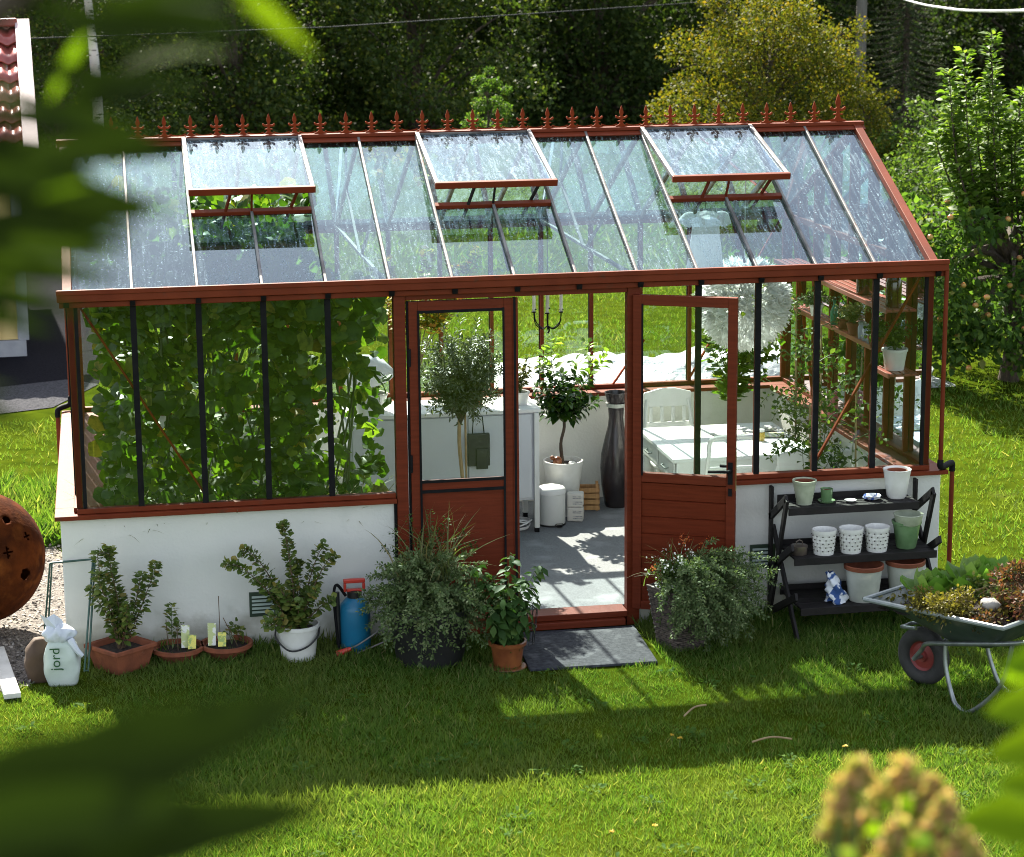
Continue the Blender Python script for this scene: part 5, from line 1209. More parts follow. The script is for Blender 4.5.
mb = MB(); mb.sphere((-.05, -.05, .39), .03, 1.1, .9, 1.1, 14, 10); mb.sphere((-.085, -.05, .415), .016, 1, 1, 1, 10, 8); mb.build('clay_ornament', M['terra_glazed'], t, smooth=True)

# pedal bin
t = thing('pedal_bin', 'small white pedal bin standing on the grey floor by the cabinet leg', 'bin', (3.145, 2.10, fl))
mb = MB(); mb.lathe([(.001, 0), (.092, 0), (.094, .004), (.094, .22), (.001, .22)], n=40); mb.build('body', M['white_metal'], t, smooth=True)
mb = MB(); mb.lathe([(.094, .221), (.097, .222), (.097, .245), (.085, .262), (.05, .272), (.001, .275)], n=40); mb.build('lid', M['white'], t, smooth=True)
mb = MB(); mb.lathe([(.001, -.001), (.097, -.001), (.097, .012), (.0945, .0125)], n=40); mb.build('base_ring', M['dark_plastic'], t, smooth=True)
mb = MB(); mb.bx(.015, .05, -.125, -.09, .006, .014); mb.tube([(.005, -.10, .016), (.01, -.118, .028), (.055, -.118, .028), (.06, -.10, .016)], .003, 6); mb.build('pedal', M['black'], t)
for k, (z, lab) in enumerate(((0, 'lower of two white printed packs beside the pedal bin'), (.102, 'upper of two white printed packs beside the pedal bin'))):
    t = thing('printed_pack', lab, 'pack', (3.325, 2.16, fl + z), R(-18), 'two stacked white packs')
    mb = MB(); mb.bx(-.055, .055, -.04, .04, 0, .10); mb.build('pack_body', M['paper'], t, bevel=.010)
    for za, zb in ((.02, .028), (.034, .042), (.06, .067), (.072, .078)):
        mb = MB(); mb.bx(-.015, .052, -.0415, -.0402, za, zb); mb.build('printed_line', M['print_grey'], t)
t = thing('wooden_crate', 'small pine crate standing behind the white packs against the back wall', 'crate', (3.475, 2.46, fl), R(-12))
for k in range(4):
    mb = MB(); mb.bx(-.085, .085, -.062, -.054, .005 + k * .042, .037 + k * .042); mb.bx(-.085, .085, .054, .062, .005 + k * .042, .037 + k * .042); mb.bx(-.0845, -.077, -.053, .053, .005 + k * .042, .037 + k * .042); mb.bx(.077, .0845, -.053, .053, .005 + k * .042, .037 + k * .042); mb.build('slat', M['wood'], t, bevel=.002)
for a, b in ((-1, -1), (1, -1), (-1, 1), (1, 1)):
    mb = MB(); mb.bx(a * .066 - .01, a * .066 + .01, b * .043 - .0105, b * .043 + .0105, 0, .19); mb.build('corner_post', M['wood'], t)
t = thing('bottle_vase', 'tall dark glazed floor vase with a waisted neck by the back wall', 'vase', (3.69, 2.50, fl))
mb = MB(); mb.lathe([(.001, 0), (.075, 0), (.082, .02), (.105, .16), (.112, .28), (.105, .38), (.078, .50), (.058, .58), (.052, .64), (.058, .72), (.070, .78), (.080, .815), (.083, .82), (.076, .82), (.062, .76), (.045, .66), (.001, .6)], n=44); mb.build('vase_body', M['vase'], t, smooth=True)
mb = MB(); mb.lathe([(.0595, .715), (.067, .717), (.073, .745), (.066, .743)], n=44); mb.build('neck_band', M['greyglaze'], t, smooth=True)

# table
t = thing('table', 'white wooden table with drawers and a sunlit top in the right half of the greenhouse', 'table', (0, 0, 0))
tx0, tx1, ty0, ty1 = 3.715, 4.665, 1.00, 1.97
mb = MB(); mb.bx(tx0, tx1, ty0, ty1, .725, .752); mb.build('tabletop', M['white'], t, bevel=.004)
mb = MB(); mb.bx(tx0 + .03, tx1 - .03, ty0 + .03, ty1 - .03, .58, .724); mb.build('apron', M['white'], t, bevel=.003)
for y in (1.06, 1.50):
    mb = MB(); mb.bx(tx0 + .018, tx0 + .029, y, y + .38, .60, .71); d = mb.build('drawer', M['white'], t, bevel=.004)
    mb = MB(); mb.tube([(tx0 + .018, y + .13, .655), (tx0 - .004, y + .14, .65), (tx0 - .004, y + .24, .65), (tx0 + .018, y + .25, .655)], .005, 6); mb.build('handle', M['steel'], d)
for x in (tx0 + .05, tx1 - .05):
    for y in (ty0 + .05, ty1 - .05):
        mb = MB(); mb.tube([(x, y, fl), (x, y, .3), (x, y, .58)], [.018, .026, .032], 12); mb.build('leg', M['white'], t, smooth=True)
def chair(x, y, rz, lab, style=0, top=.86):
    t = thing('chair', lab, 'chair', (x, y, fl), rz, 'white chairs around the table')
    mb = MB(); mb.bx(-.19, .19, -.19, .17, .36, .385); mb.build('seat', M['white'], t, bevel=.008)
    for a, b in ((-1, 1), (1, 1)):
        mb = MB(); mb.tube([(a * .165, b * .14, 0), (a * .165, b * .14, .36)], [.014, .018], 8); mb.build('leg', M['white'], t, smooth=True)
    for a in (-1, 1):
        mb = MB(); mb.tube(smooth_path([(a * .165, -.21, 0), (a * .165, -.175, .37), (a * .165, -.20, .6), (a * .15, -.23, top - .08)], 4), .014, 8); mb.build('leg', M['white'], t, smooth=True)
    if style == 0:
        mb = MB(); mb.tube(smooth_path([(-.152, -.228, top - .09), (-.145, -.235, top - .02), (-.08, -.24, top), (.08, -.24, top), (.145, -.235, top - .02), (.152, -.228, top - .09)], 5), .015, 8); mb.tube([(-.15, -.215, top - .2), (.15, -.215, top - .2)], .011, 8); mb.build('backrest', M['white'], t, smooth=True)
    else:
        mb = MB(); pts = [(-.17, top - .13), (.17, top - .13), (.17, top - .03), (.10, top - .012), (.05, top), (-.05, top), (-.10, top - .012), (-.17, top - .03)]; mb.poly(pts, -.245, -.225); mb.bx(-.16, .16, -.235, -.222, .54, .60)
        for k in range(4): mb.bx(-.12 + k * .08 - .012, -.12 + k * .08 + .012, -.236, -.224, .601, top - .131)
        mb.build('backrest', M['white'], t, bevel=.003)
chair(4.02, .93, 0, 'white chair with a bent tube back in front of the table, nearest the open door', 0, .87)
chair(4.47, .90, 0, 'white chair with a slatted wooden back in front of the table, at its right', 1, .78)
chair(4.05, 2.23, R(180), 'white chair with a curved top rail behind the table', 1, .84)
t = thing('jar', 'small yellow jar of preserve standing on the white table', 'jar', (4.42, 1.42, .753)); mb = MB(); mb.lathe([(.001, 0), (.024, 0), (.025, .05), (.022, .056), (.001, .057)], n=20); mb.build('jar_body', surf('yellow_preserve', (.6, .42, .08), None, 10, .2, 0), t, smooth=True); mb = MB(); mb.lathe([(.001, .075), (.022, .074), (.023, .058), (.001, .058)], n=20); mb.build('lid', M['ceramic'], t, smooth=True)
for k, (x, y, rz, m_, lab) in enumerate(((4.35, 1.7, .3, 'print_grey', 'grey printed magazine at the back of the table'), (4.52, 1.55, -.2, 'packet', 'pale leaflet lying right of the jar on the table'), (4.25, 1.62, .1, 'print_grey', 'open newspaper on the middle of the table'))):
    t = thing('magazine', lab, 'magazine', (x, y, .7535 + .003 * k), rz); mb = MB(); mb.bx(-.1, .1, -.07, .07, 0, .0025); mb.build('cover', M[m_], t); mb = MB(); mb.bx(-.008, .008, -.069, .069, .0026, .0034); mb.build('fold', M['paper'], t)
t = thing('crumpled_paper', 'ball of crumpled paper on the right side of the table', 'paper', (4.55, 1.68, .752)); mb = MB(); mb.sphere((0, 0, .02), .04, 1.4, 1, .5, 12, 8)
for i, v in enumerate(mb.v): q = 1 + random.uniform(-.2, .2); mb.v[i] = (v[0] * q, v[1] * q, max(0, v[2]))
mb.build('paper_folds', M['print_grey'], t)

# white petal lamp
t = thing('petal_lamp', 'large round white paper-petal lamp hanging in the right half', 'lamp', (4.30, 1.45, 1.665))
n = 1700; d = rdir(n); 
cloud('petals', M['petal'], t, d * .225, d + rdir(n) * .55, rdir(n), .085 + rng.random(n) * .03, 'oval', .17)
mb = MB(); mb.sphere((0, 0, 0), .05, n=20, m=12); mb.build('bulb_holder', M['white'], t, smooth=True)
mb = MB(); mb.tube([(0, 0, .22), (0, 0, 1.09)], .003, 6); mb.build('cord', M['wire_w'], t)
# chandelier
t = thing('candle_chandelier', 'small black wire chandelier with white candles hanging in the doorway', 'chandelier', (2.985, 1.40, 1.53))
mb = MB(); mb.tube([(0, 0, .05), (0, 0, 1.12)], .003, 6); mb.tube(smooth_path([(0, 0, .05), (.01, 0, .02), (0, 0, 0)], 4), .006, 6)
for k in range(6):
    a = k * math.pi / 3 + .3; c_, s_ = math.cos(a), math.sin(a)
    mb.tube(smooth_path([(0, 0, .05), (.04 * c_, .04 * s_, .03), (.09 * c_, .09 * s_, .07), (.10 * c_, .10 * s_, .14)], 4), .0035, 6)
    mb.lathe([(.001, .14), (.014, .142), (.016, .15), (.010, .15), (.001, .148)], (.10 * c_, .10 * s_, 0), 12)
mb.build('frame', M['black'], t, smooth=True)
for k in range(6):
    a = k * math.pi / 3 + .3; mb = MB(); mb.tube([(.10 * math.cos(a), .10 * math.sin(a), .15), (.10 * math.cos(a), .10 * math.sin(a), .27)], .009, 10); mb.build('candle', M['candle'], t, smooth=True)
# hanging dress
t = thing('hanging_dress', 'small white dress hanging under the open right roof vent', 'dress', (3.995, 1.30, 1.93))
mb = MB(); n = 40
def ring(z, rx, ry, amp, k_, ph):
    for i in range(n):
        a = 2 * math.pi * i / n; q = 1 + amp * math.sin(a * k_ + ph); mb.v.append((rx * q * math.cos(a), ry * q * math.sin(a), z))
prof = [(0, .115, .05, .10), (.06, .108, .045, .08), (.14, .10, .04, .05), (.20, .094, .035, .03), (.25, .090, .034, .02), (.31, .094, .034, .01), (.345, .085, .028, 0), (.365, .05, .02, 0)]
for z, a, b, c_ in prof: ring(z, a, b, c_, 9, z * 8)
mb.f = [(j * n + i, j * n + (i + 1) % n, (j + 1) * n + (i + 1) % n, (j + 1) * n + i) for j in range(len(prof) - 1) for i in range(n)]
mb.build('dress_body', M['fabric'], t, smooth=True, angle=80)
for s_ in (-1, 1):
    mb = MB(); mb.tube(smooth_path([(s_ * .07, 0, .335), (s_ * .115, 0, .325), (s_ * .145, 0, .28)], 3), [.022, .028, .034, .038, .042, .045, .046], 14, cap=False); mb.build('sleeve', M['fabric'], t, smooth=True)
mb = MB(); mb.tube([(-.1, 0, .345), (0, 0, .375), (.1, 0, .345)], .003, 6); mb.tube([(0, 0, .375), (0, 0, .50)], .0025, 6); mb.build('hanger', M['black'], t)

# right-hand plants
def tomato(x, y, lab, h, n, leaf='bush'):
    t = thing('tomato_plant', lab, 'tomato plant', (x, y, fl), 0, 'tomato plants along the right end'); pot(t, .12, .09, .2, M['dark_plastic'])
    mb = MB(); mb.tube([(.02, .02, .15), (.0, .0, h)], .006, 6); mb.build('cane', M['stake'], t)
    paths = [[(0, 0, .18), (random.uniform(-.05, .05), random.uniform(-.05, .05), h * .5), (random.uniform(-.12, .12), random.uniform(-.1, .1), h)]]
    for k in range(n):
        z = random.uniform(.35, h); a = random.random() * 6.28; q = random.uniform(.12, .26); paths.append([(0, 0, z), (q * .6 * math.cos(a), q * .6 * math.sin(a), z + .05), (q * math.cos(a), q * math.sin(a), z - .04)])
    stems_with_leaves(t, paths, .004, L_[leaf], 62, .06, 'oval', .28, M['stem'], start=.2, upright=.3)
    mb = MB()
tomato(4.72, .42, 'leafy tomato plant right behind the pane at the right corner', 1.25, 22)
tomato(4.45, .50, 'low bushy tomato plant behind the front sill, second from the right corner', 1.1, 20)
tomato(4.60, .85, 'tall thin tomato plant just right of the front chairs', 1.3, 18)
tomato(4.78, 1.3, 'tomato plant with a cane against the right gable, behind the table corner', 1.45, 18)
tomato(4.80, 1.9, 'tomato plant in the far right corner under the shelves', 1.5, 20)
t = thing('vine', 'broad-leaved vine climbing behind the round lamp in the back right corner', 'climbing plant', (4.50, 2.50, fl))
paths = [[(0, 0, 0), (.03, 0, .7), (x * .6, y, 1.1), (x, y, z)] for x, y, z in ((-.2, 0, 1.5), (0, .05, 1.8), (.2, 0, 1.75), (.25, 0, 1.4), (-.12, 0, 1.2), (.1, -.1, 1.0), (.3, -.1, 1.1), (.05, -.05, 1.3), (.2, -.15, .9))]
stems_with_leaves(t, paths, .007, L_['vine'], 40, .115, 'lobed', .3, M['stem'], start=.35, spread=.06)
# things on the shelves
def bottle(x, y, z, lab, mat, r=.04, h=.24, neck=.013):
    t = thing('bottle', lab, 'bottle', (x, y, z)); mb = MB(); mb.lathe([(.001, 0), (r * .95, 0), (r, .008), (r, h * .55), (r * .85, h * .64), (neck * 1.2, h * .78), (neck, h * .82), (neck, h * .96), (neck * 1.3, h * .965), (neck * 1.3, h), (.001, h)], n=24); mb.build('bottle_body', mat, t, smooth=True)
    mb = MB(); mb.lathe([(.001, h + .001), (neck * 1.1, h + .001), (neck * 1.1, h + .018), (.001, h + .02)], n=14); mb.build('stopper', M['dark_plastic'], t)
bottle(4.87, .22, 1.813, 'dark brown bottle on the upper shelf at the right corner', M['brownglass'], .048, .27)
bottle(4.87, .74, 1.813, 'square-shouldered dark brown bottle on the upper shelf behind the black bar', M['brownglass'], .052, .26, .02)
bottle(4.90, 1.40, 1.513, 'green glass bottle on the lower shelf', M['greenglass'], .026, .16, .01)
for k, (y, lab) in enumerate(((.68, 'clear glass jar, nearest on the lower shelf'), (.76, 'clear glass jar, second on the lower shelf'), (.85, 'clear glass jar, third on the lower shelf beside the leafy pot'))):
    t = thing('glass_jar', lab, 'jar', (4.90, y, 1.513), 0, 'glass jars on the lower shelf'); mb = MB(); mb.lathe([(.001, 0), (.028, 0), (.029, .07), (.024, .08), (.024, .09), (.020, .09), (.020, .08), (.001, .02)], n=20); mb.build('jar_body', M['jar'], t, smooth=True)
    mb = MB(); mb.lathe([(.001, .105), (.025, .104), (.026, .091), (.001, .0905)], n=20); mb.build('lid', M['steel'], t, smooth=True)
small_potted('potted_geranium', 'bushy plant in a white pot on the small corner shelf', 4.88, .20, 1.433, .075, .13, M['ceramic'], 'bush', .045, .14, .17, 18)
small_potted('trailing_plant', 'yellow-green plant with small leaves on the lower shelf, in the middle bay', 4.89, .98, 1.513, .045, .08, M['terra'], 'straw', .032, .14, .17, 16, 'round', .3, 120, .4)
small_potted('trailing_plant', 'small clay-potted plant on the lower shelf beside the green bottle', 4.9, 1.22, 1.513, .04, .07, M['terra'], 'grey', .03, .09, .1, 10)
small_potted('trailing_plant', 'white-flowered plant trailing from the far end of the lower shelf', 4.89, 1.75, 1.513, .045, .08, M['ceramic'], 'grey', .035, .16, .12, 14, 'round', .3, 110, .5)
small_potted('trailing_plant', 'pale green plant at the near end of the lower shelf, above the corner pot', 4.87, .52, 1.513, .045, .07, M['terra'], 'bush', .035, .15, .12, 14, 'round', .3, 110, .7)
t = thing('pink_candle', 'thick pink candle standing on the right sill', 'candle', (4.955, 1.55, hs + .0)); mb = MB(); mb.lathe([(.001, 0), (.035, 0), (.036, .17), (.030, .175), (.001, .172)], n=24); mb.build('wax', M['pink'], t, smooth=True)
mb = MB(); mb.tube([(0, 0, .172), (.001, 0, .185)], .0015, 5); mb.build('wick', M['black'], t)

# ================================================================== BEHIND
# sheeted bed
t = thing('sheeted_heap', 'long low heap under crumpled white plastic sheeting on the lawn behind', 'covered heap', (5.75, 7.45, 0), R(-8))
mb = MB(); nx, ny = 90, 26
for j in range(ny + 1):
    for i in range(nx + 1):
        x = (i / nx - .5) * 4.2; y = (j / ny - .5) * 1.5; e = (1 - abs(2 * i / nx - 1) ** 6) * (1 - abs(2 * j / ny - 1) ** 3)
        z = .24 * e * (.62 + .38 * math.exp(-((x - .6) / .8) ** 2)) + e * (.03 * math.sin(x * 7 + 3 * math.sin(y * 5)) + .025 * math.sin(x * 15 + y * 9) + .018 * math.sin(y * 21 - x * 6)); mb.v.append((x + .05 * math.sin(y * 7), y + .08 * math.sin(x * 3), max(z, .01)))
mb.f = [(j * (nx + 1) + i, j * (nx + 1) + i + 1, (j + 1) * (nx + 1) + i + 1, (j + 1) * (nx + 1) + i) for j in range(ny) for i in range(nx)]
mb.build('sheeting', M['tarp'], t, smooth=True, angle=80)

# shed with red tiled roof
t = thing('shed', 'yellow boarded shed with a red tiled roof at the left edge', 'shed', (0, 0, 0))
sx1 = -.62; sy0 = 10.0
mb = MB(); mb.bx(-6, sx1 - .06, sy0 + .02, 14.4, .17, 1.85); mb.poly([(sy0 + .02, 1.85), (14.4, 1.85), (12.2, 3.1)], -6, sx1 - .06, 'yz'); mb.build('wall', M['yellow'], t)
mb = MB()
for k in range(34): mb.bx(-6 + k * .152, -6 + k * .152 + .142, sy0 - .006, sy0 + .019, .175, 1.84)
mb.build('front_boards', M['yellow'], t, bevel=.003)
mb = MB(); mb.bx(-6, sx1 + .02, sy0 - .03, 14.4, 0, .165); mb.build('foundation', M['greyboard'], t, bevel=.006)
mb = MB(); mb.bx(sx1 - .055, sx1 + .05, sy0 - .03, sy0 + .06, .166, 1.95); mb.build('corner_board', M['greyboard'], t, bevel=.004)
mb = MB(); s0 = Vector((0, sy0 - .35, 1.72)); s1 = Vector((0, 12.2, 3.16)); sd_ = (s1 - s0); nrm_ = Vector((0, -sd_.z, sd_.y)).normalized(); rows = 8; cw = .155; ncol = 34; sub = 6
xr = sx1 + .12
for r_ in range(rows):
    for i in range(ncol * sub + 1):
        for q, lift in ((0, .035), (1.04, .0)):
            p = s0 + sd_ * ((r_ + q) / rows); wv_ = .022 * math.sin(2 * math.pi * i / sub) + lift; pp_ = p + nrm_ * wv_; mb.v.append((xr - i * cw / sub, pp_.y, pp_.z))
    k = r_ * (ncol * sub + 1) * 2
    mb.f += [(k + 2 * i, k + 2 * i + 1, k + 2 * i + 3, k + 2 * i + 2) for i in range(ncol * sub)]
rf = mb.build('roof', M['tile'], t, smooth=True, angle=60); sdm = rf.modifiers.new('thick', 'SOLIDIFY'); sdm.thickness = .02
mb = MB(); mb.bx(-6, xr, 12.1, 12.3, 3.17, 3.26); mb.build('ridge_tiles', M['tile'], rf, bevel=.02)
mb = MB(); mb.bar(s0 + Vector((xr + .05, 0, .02)), s1 + Vector((xr + .05, 0, .04)), .15, .12, nrm_); mb.build('bargeboard', M['pinkboard'], t, bevel=.004)
mb = MB(); mb.bar(Vector((-6, 14.8, 1.72)), Vector((xr, 14.8, 1.72)), .02, .02); mb.poly([(12.2, 3.14), (14.8, 1.70), (14.8, 1.74), (12.2, 3.18)], -6, xr, 'yz'); mb.build('rear_roof', M['tile'], t)
pv = Vector((sx1, sy0, 0)); t.rotation_euler = (0, 0, R(2.4)); t.location = pv - Matrix.Rotation(R(2.4), 3, 'Z') @ pv

# utility pole and wires
t = thing('utility_pole', 'weathered grey utility pole in front of the dark wood', 'pole', (16.05, 33, 0)); mb = MB(); mb.tube([(0, 0, 0), (0, 0, 8.5)], [.12, .09], 14); mb.build('pole_shaft', M['pole'], t, smooth=True)
mb = MB(); mb.bar((-.8, -.1, 8.0), (.8, -.1, 8.0), .1, .1); mb.build('crossarm', M['pole'], t)
a = cray(862, -14, 33); b = cray(960, 12, 18); c_ = cray(1100, 2, 10)
t = tag(MB().tube(smooth_path([cray(820, -30, 36), cray(900, -2, 26), cray(945, 8, 21), cray(990, 11, 17), cray(1060, 8, 13), cray(1180, -10, 9)], 8), .012, 8).build('overhead_cable', M['wire_w'], smooth=True), 'thick white cable sagging across the top right corner', 'cable')
t = tag(MB().tube([cray(-60, 42, 24), cray(330, 27, 28), cray(690, 3, 32), cray(862, -12, 33)], .008, 6).build('overhead_wire', M['wire_b'], smooth=True), 'thin dark wire strung in front of the wood', 'wire')

# ------------------------------------------------------------------ trees
def tree_mesh(name, seed, H, Rr, nleaf, lsize, leaf, bark, base=.15, nclump=46, kind='tiny', w=.34, trunk_r=.12, lean=0, profile=None, clump=.28, bias=1.0):
    """a crown of leaf clumps on limbs; returns (root, crown, trunk)"""
    random.seed(seed)
    root = empty(name); cc = []; rr = []
    for k in range(nclump):
        f = (k + .5) / nclump; z = H * (base + (1 - base) * f ** bias)
        pr = profile(f) if profile else math.sin(math.pi * (.16 + .80 * f)) ** .7
        a = k * 2.4 + random.uniform(-.4, .4); q = Rr * pr * random.uniform(.25, 1.0)
        cc.append((q * math.cos(a), q * math.sin(a), z + random.uniform(-.05, .05) * H)); rr.append(Rr * clump * random.uniform(.7, 1.35) * (.5 + .5 * pr))
    mb = MB(); tp = [(0, 0, 0), (.02 * H * lean, 0, H * .3), (.03 * H * lean, .01 * H, H * .6), (0, 0, H * .93)]
    mb.tube(smooth_path(tp, 5), [trunk_r * (1 - .85 * i / 15) for i in range(16)], 9)
    for c, r in list(zip(cc, rr))[::2]:
        z0_ = max(.06 * H, c[2] - .16 * H - .25 * math.hypot(c[0], c[1])); mb.tube(smooth_path([(0, 0, z0_), (c[0] * .45, c[1] * .45, (z0_ + c[2]) / 2 + .03 * H), c], 3), [trunk_r * (.38 - .05 * i) + .004 for i in range(7)], 5, cap=False)
    tk = mb.build('trunk', bark, root, smooth=True)
    p, d = blob_leaves(cc, rr, nleaf, .75, .45)
    cr = cloud('crown', leaf, root, p, d * .5 + rdir(nleaf), rdir(nleaf) + [0, 0, .9], lsize * rng.uniform(.6, 1.35, nleaf), kind, w)
    return root
def spruce_mesh(seed, H, Rr, n):
    random.seed(seed); root = empty('spruce_tree'); mb = MB(); mb.tube([(0, 0, 0), (0, 0, H)], [.16, .02], 9); P_ = []; D_ = []
    z = .35
    while z < H - .1:
        f = z / H; rad = Rr * (1 - f) ** .85 + .05
        for k in range(9):
            a = k * .698 + z * 3 + random.uniform(-.2, .2); L1 = rad * random.uniform(.75, 1.1); e = Vector((L1 * math.cos(a), L1 * math.sin(a), z - .22 * L1 + .05)); m_ = Vector((L1 * .5 * math.cos(a), L1 * .5 * math.sin(a), z - .13 * L1))
            mb.tube([(0, 0, z + .05), m_, e], [.022, .012, .004], 4, cap=False)
            cnt = int(L1 * n)
            for q in range(cnt):
                t_ = .1 + .9 * random.random(); pp_ = (Vector((0, 0, z + .05)).lerp(m_, t_ * 2) if t_ < .5 else m_.lerp(e, t_ * 2 - 1)); sd = Vector((-math.sin(a), math.cos(a), 0)) * random.choice((-1, 1))
                P_.append(tuple(pp_ + Vector((0, 0, random.uniform(-.03, .02))))); D_.append(tuple((e.normalized() * .7 + sd * random.uniform(.3, 1) + Vector((0, 0, -random.random() * .7))).normalized()))
        z += .17 + .1 * (1 - f)
    mb.build('trunk', M['bark'], root)
    n_ = len(P_); cloud('crown', L_['spruce'], root, P_, D_, rdir(n_), .11 * rng.uniform(.6, 1.3, n_) * (1.15 if Rr > 1 else .8), 'tiny', .14)
    return root
def place(root, x, y, s, rz, lab, cat='tree', group=None, first=False, z=0):
    if first: r = root
    else:
        r = root.copy(); col.objects.link(r)
        for ch in root.children: c = ch.copy(); col.objects.link(c); c.parent = r
    r.location = (x, y, z); r.rotation_euler = (0, 0, rz); r.scale = (s, s, s); tag(r, lab, cat, group); return r
GW = 'trees of the dark wood behind the garden'
prA = lambda f: .95 - .5 * max(0, f - .5)
tA = tree_mesh('broadleaf_tree', 3, 9, 2.9, 42000, .105, L_['forest'], M['bark'], base=.02, nclump=130, profile=prA, clump=.26, bias=1.9)
tB = tree_mesh('broadleaf_tree', 8, 8.5, 2.7, 42000, .095, L_['forest2'], M['bark'], base=.03, nclump=130, profile=prA, clump=.24, bias=1.9)
tS = spruce_mesh(4, 10.5, 2.3, 34)
def fx(u, y):   # world x at depth y for picture column u
    q = onplane(u, 100, 1, y); return q.x
spec = [  # kind, u, y, scale, label
 ('B', 60, 25, .85, 'sunlit-edged leafy tree behind the shed gable'), ('A', 150, 31, 1.05, 'dark leafy tree behind the left finials'), ('B', 235, 28, .95, 'broad glittering-leaved tree above the left roof vent'),
 ('A', 330, 33, 1.05, 'dark leafy tree between the left and middle vents'), ('B', 415, 30, .95, 'grey-green leafy tree above the middle of the ridge'), ('A', 520, 36, 1.05, 'very dark tree right of the middle vent'),
 ('A', 600, 34, 1.0, 'dark leafy tree just left of the golden tree'), ('S', 905, 31, .55, 'young spruce with light-edged boughs beside the utility pole'), ('A', 700, 38, 1.1, 'dark tree behind the golden tree'), ('S', 810, 38, 1.0, 'tall dark spruce behind the utility pole'),
 ('S', 960, 37, 1.0, 'tall dark spruce behind the apple tree shoots'), ('A', 1040, 35, 1.05, 'dark leafy tree in the top right corner'), ('S', 1100, 33, 1.0, 'tall dark spruce beyond the right edge'),
 ('S', 30, 34, 1.0, 'dark spruce behind the shed roof'), ('A', -60, 30, 1.0, 'dark leafy tree beyond the left edge'), ('S', 480, 41, 1.1, 'dark spruce in the gap above the middle vent'), ('S', 560, 42, 1.1, 'dark spruce left of the golden tree, deep in the wood'), ('S', 270, 40, 1.1, 'dark spruce deep in the wood above the left vent'), ('S', 640, 43, 1.1, 'dark spruce deep in the wood behind the golden tree'),
 ('A', 880, 42, 1.15, 'dark leafy tree deep in the wood behind the young spruce'), ('S', 1010, 44, 1.2, 'dark spruce deep in the wood at the right'), ('A', 390, 43, 1.2, 'dark leafy tree deep in the wood, left of centre'), ('A', 760, 45, 1.2, 'dark leafy tree deep in the wood, right of the golden tree'), ('A', 180, 42, 1.2, 'dark leafy tree deep in the wood at the left')]
used = {}
for k, (kd, u_, y_, s_, lab) in enumerate(spec):
    root = {'A': tA, 'B': tB, 'S': tS}[kd]
    place(root, fx(u_, y_), y_, s_, k * 1.7, lab, 'tree', GW, first=kd not in used, z=-.15 if y_ < 44 else 0); used[kd] = 1
# birch trunk at the left
t = thing('birch_tree', 'slender pale birch trunk rising behind the left finials', 'birch', (fx(95, 22), 22, 0)); mb = MB(); mb.tube(smooth_path([(0, 0, 0), (.03, 0, 2), (-.05, 0, 4), (.05, 0, 8)], 4), [.10 - .006 * i for i in range(13)], 12); mb.build('trunk', M['birch_bark'], t, smooth=True)
cc = [(random.gauss(0, .8), random.gauss(0, .8), random.uniform(4.2, 8)) for _ in range(24)]; p, d = blob_leaves(cc, [.5] * 24, 5000, .9); cloud('crown', L_['forest2'], t, p, rdir(5000), rdir(5000), .06, 'tiny', .4)
# golden tree
prG = lambda f: math.sin(math.pi * (.2 + .72 * f)) ** .55
tG = tree_mesh('golden_tree', 21, 3.35, 1.55, 38000, .052, L_['gold'], M['bark'], base=.18, nclump=80, profile=prG, trunk_r=.09, clump=.26)
place(tG, fx(765, 18), 18, .98, 0, 'rounded tree with golden autumn leaves behind the right of the ridge', 'tree', first=True)
tG2 = tree_mesh('yellowing_bush', 22, 1.9, .8, 12000, .045, L_['gold'], M['bark'], base=.1, nclump=40, profile=prG, trunk_r=.04)
place(tG2, fx(868, 17), 17, 1.0, 0, 'smaller yellow-green bush right of the golden tree', 'bush', first=True)
tP = tree_mesh('pale_bush', 25, 2.6, .55, 9000, .05, L_['apple'], M['bark'], base=.1, nclump=34, profile=prG, trunk_r=.04)
place(tP, fx(488, 21), 21, .82, 0, 'pale green young tree rising above the middle roof vent', 'bush', first=True)
# apple tree with tall shoots
random.seed(5)
ax_, ay_ = 8.35, 6.6
t = thing('apple_tree', 'apple tree laden with fruit, with tall upright shoots, at the right edge', 'apple tree', (ax_, ay_, 0))
mb = MB(); mb.tube(smooth_path([(0, 0, 0), (.05, 0, .45), (-.02, .0, .9), (.05, 0, 1.5)], 4), [.10, .095, .09, .088, .085, .083, .08, .078, .075, .07, .06, .055, .045], 10)
cc = []; rr = []
for k in range(85):
    a = random.random() * 6.28; q = random.uniform(.25, 1.25); z = random.uniform(.75, 2.0) - .35 * (q / 1.15) ** 3; x_ = q * math.cos(a); y_ = q * math.sin(a) * .9; cc.append((x_, y_, z)); rr.append(random.uniform(.16, .27))
    if k % 2 == 0: mb.tube(smooth_path([(0, 0, .8 + .3 * random.random()), (x_ * .5, y_ * .5, z * .6 + .6), (x_, y_, z)], 3), [.035, .032, .028, .024, .02, .014, .008], 6, cap=False)
for k in range(46):  # hanging low boughs on the near side
    a = random.uniform(2.4, 5.9); q = random.uniform(.8, 1.2); cc.append((q * math.cos(a), q * math.sin(a), random.uniform(.32, .95))); rr.append(.18)
for x_ in (-.5, -.25, 0, .2, .45, -.1, .1): cc.append((x_, -1.0 + random.random() * .2, random.uniform(.35, .75))); rr.append(.19)
mb.build('trunk', M['bark'], t, smooth=True)
n = 13500; p, d = blob_leaves(cc, rr, n, .9, .5); cloud('crown', L_['apple'], t, p, d * .4 + rdir(n) + [0, 0, -.3], rdir(n) + [0, 0, .8], .078 * rng.uniform(.6, 1.3, n), 'oval', .30)
sh = []
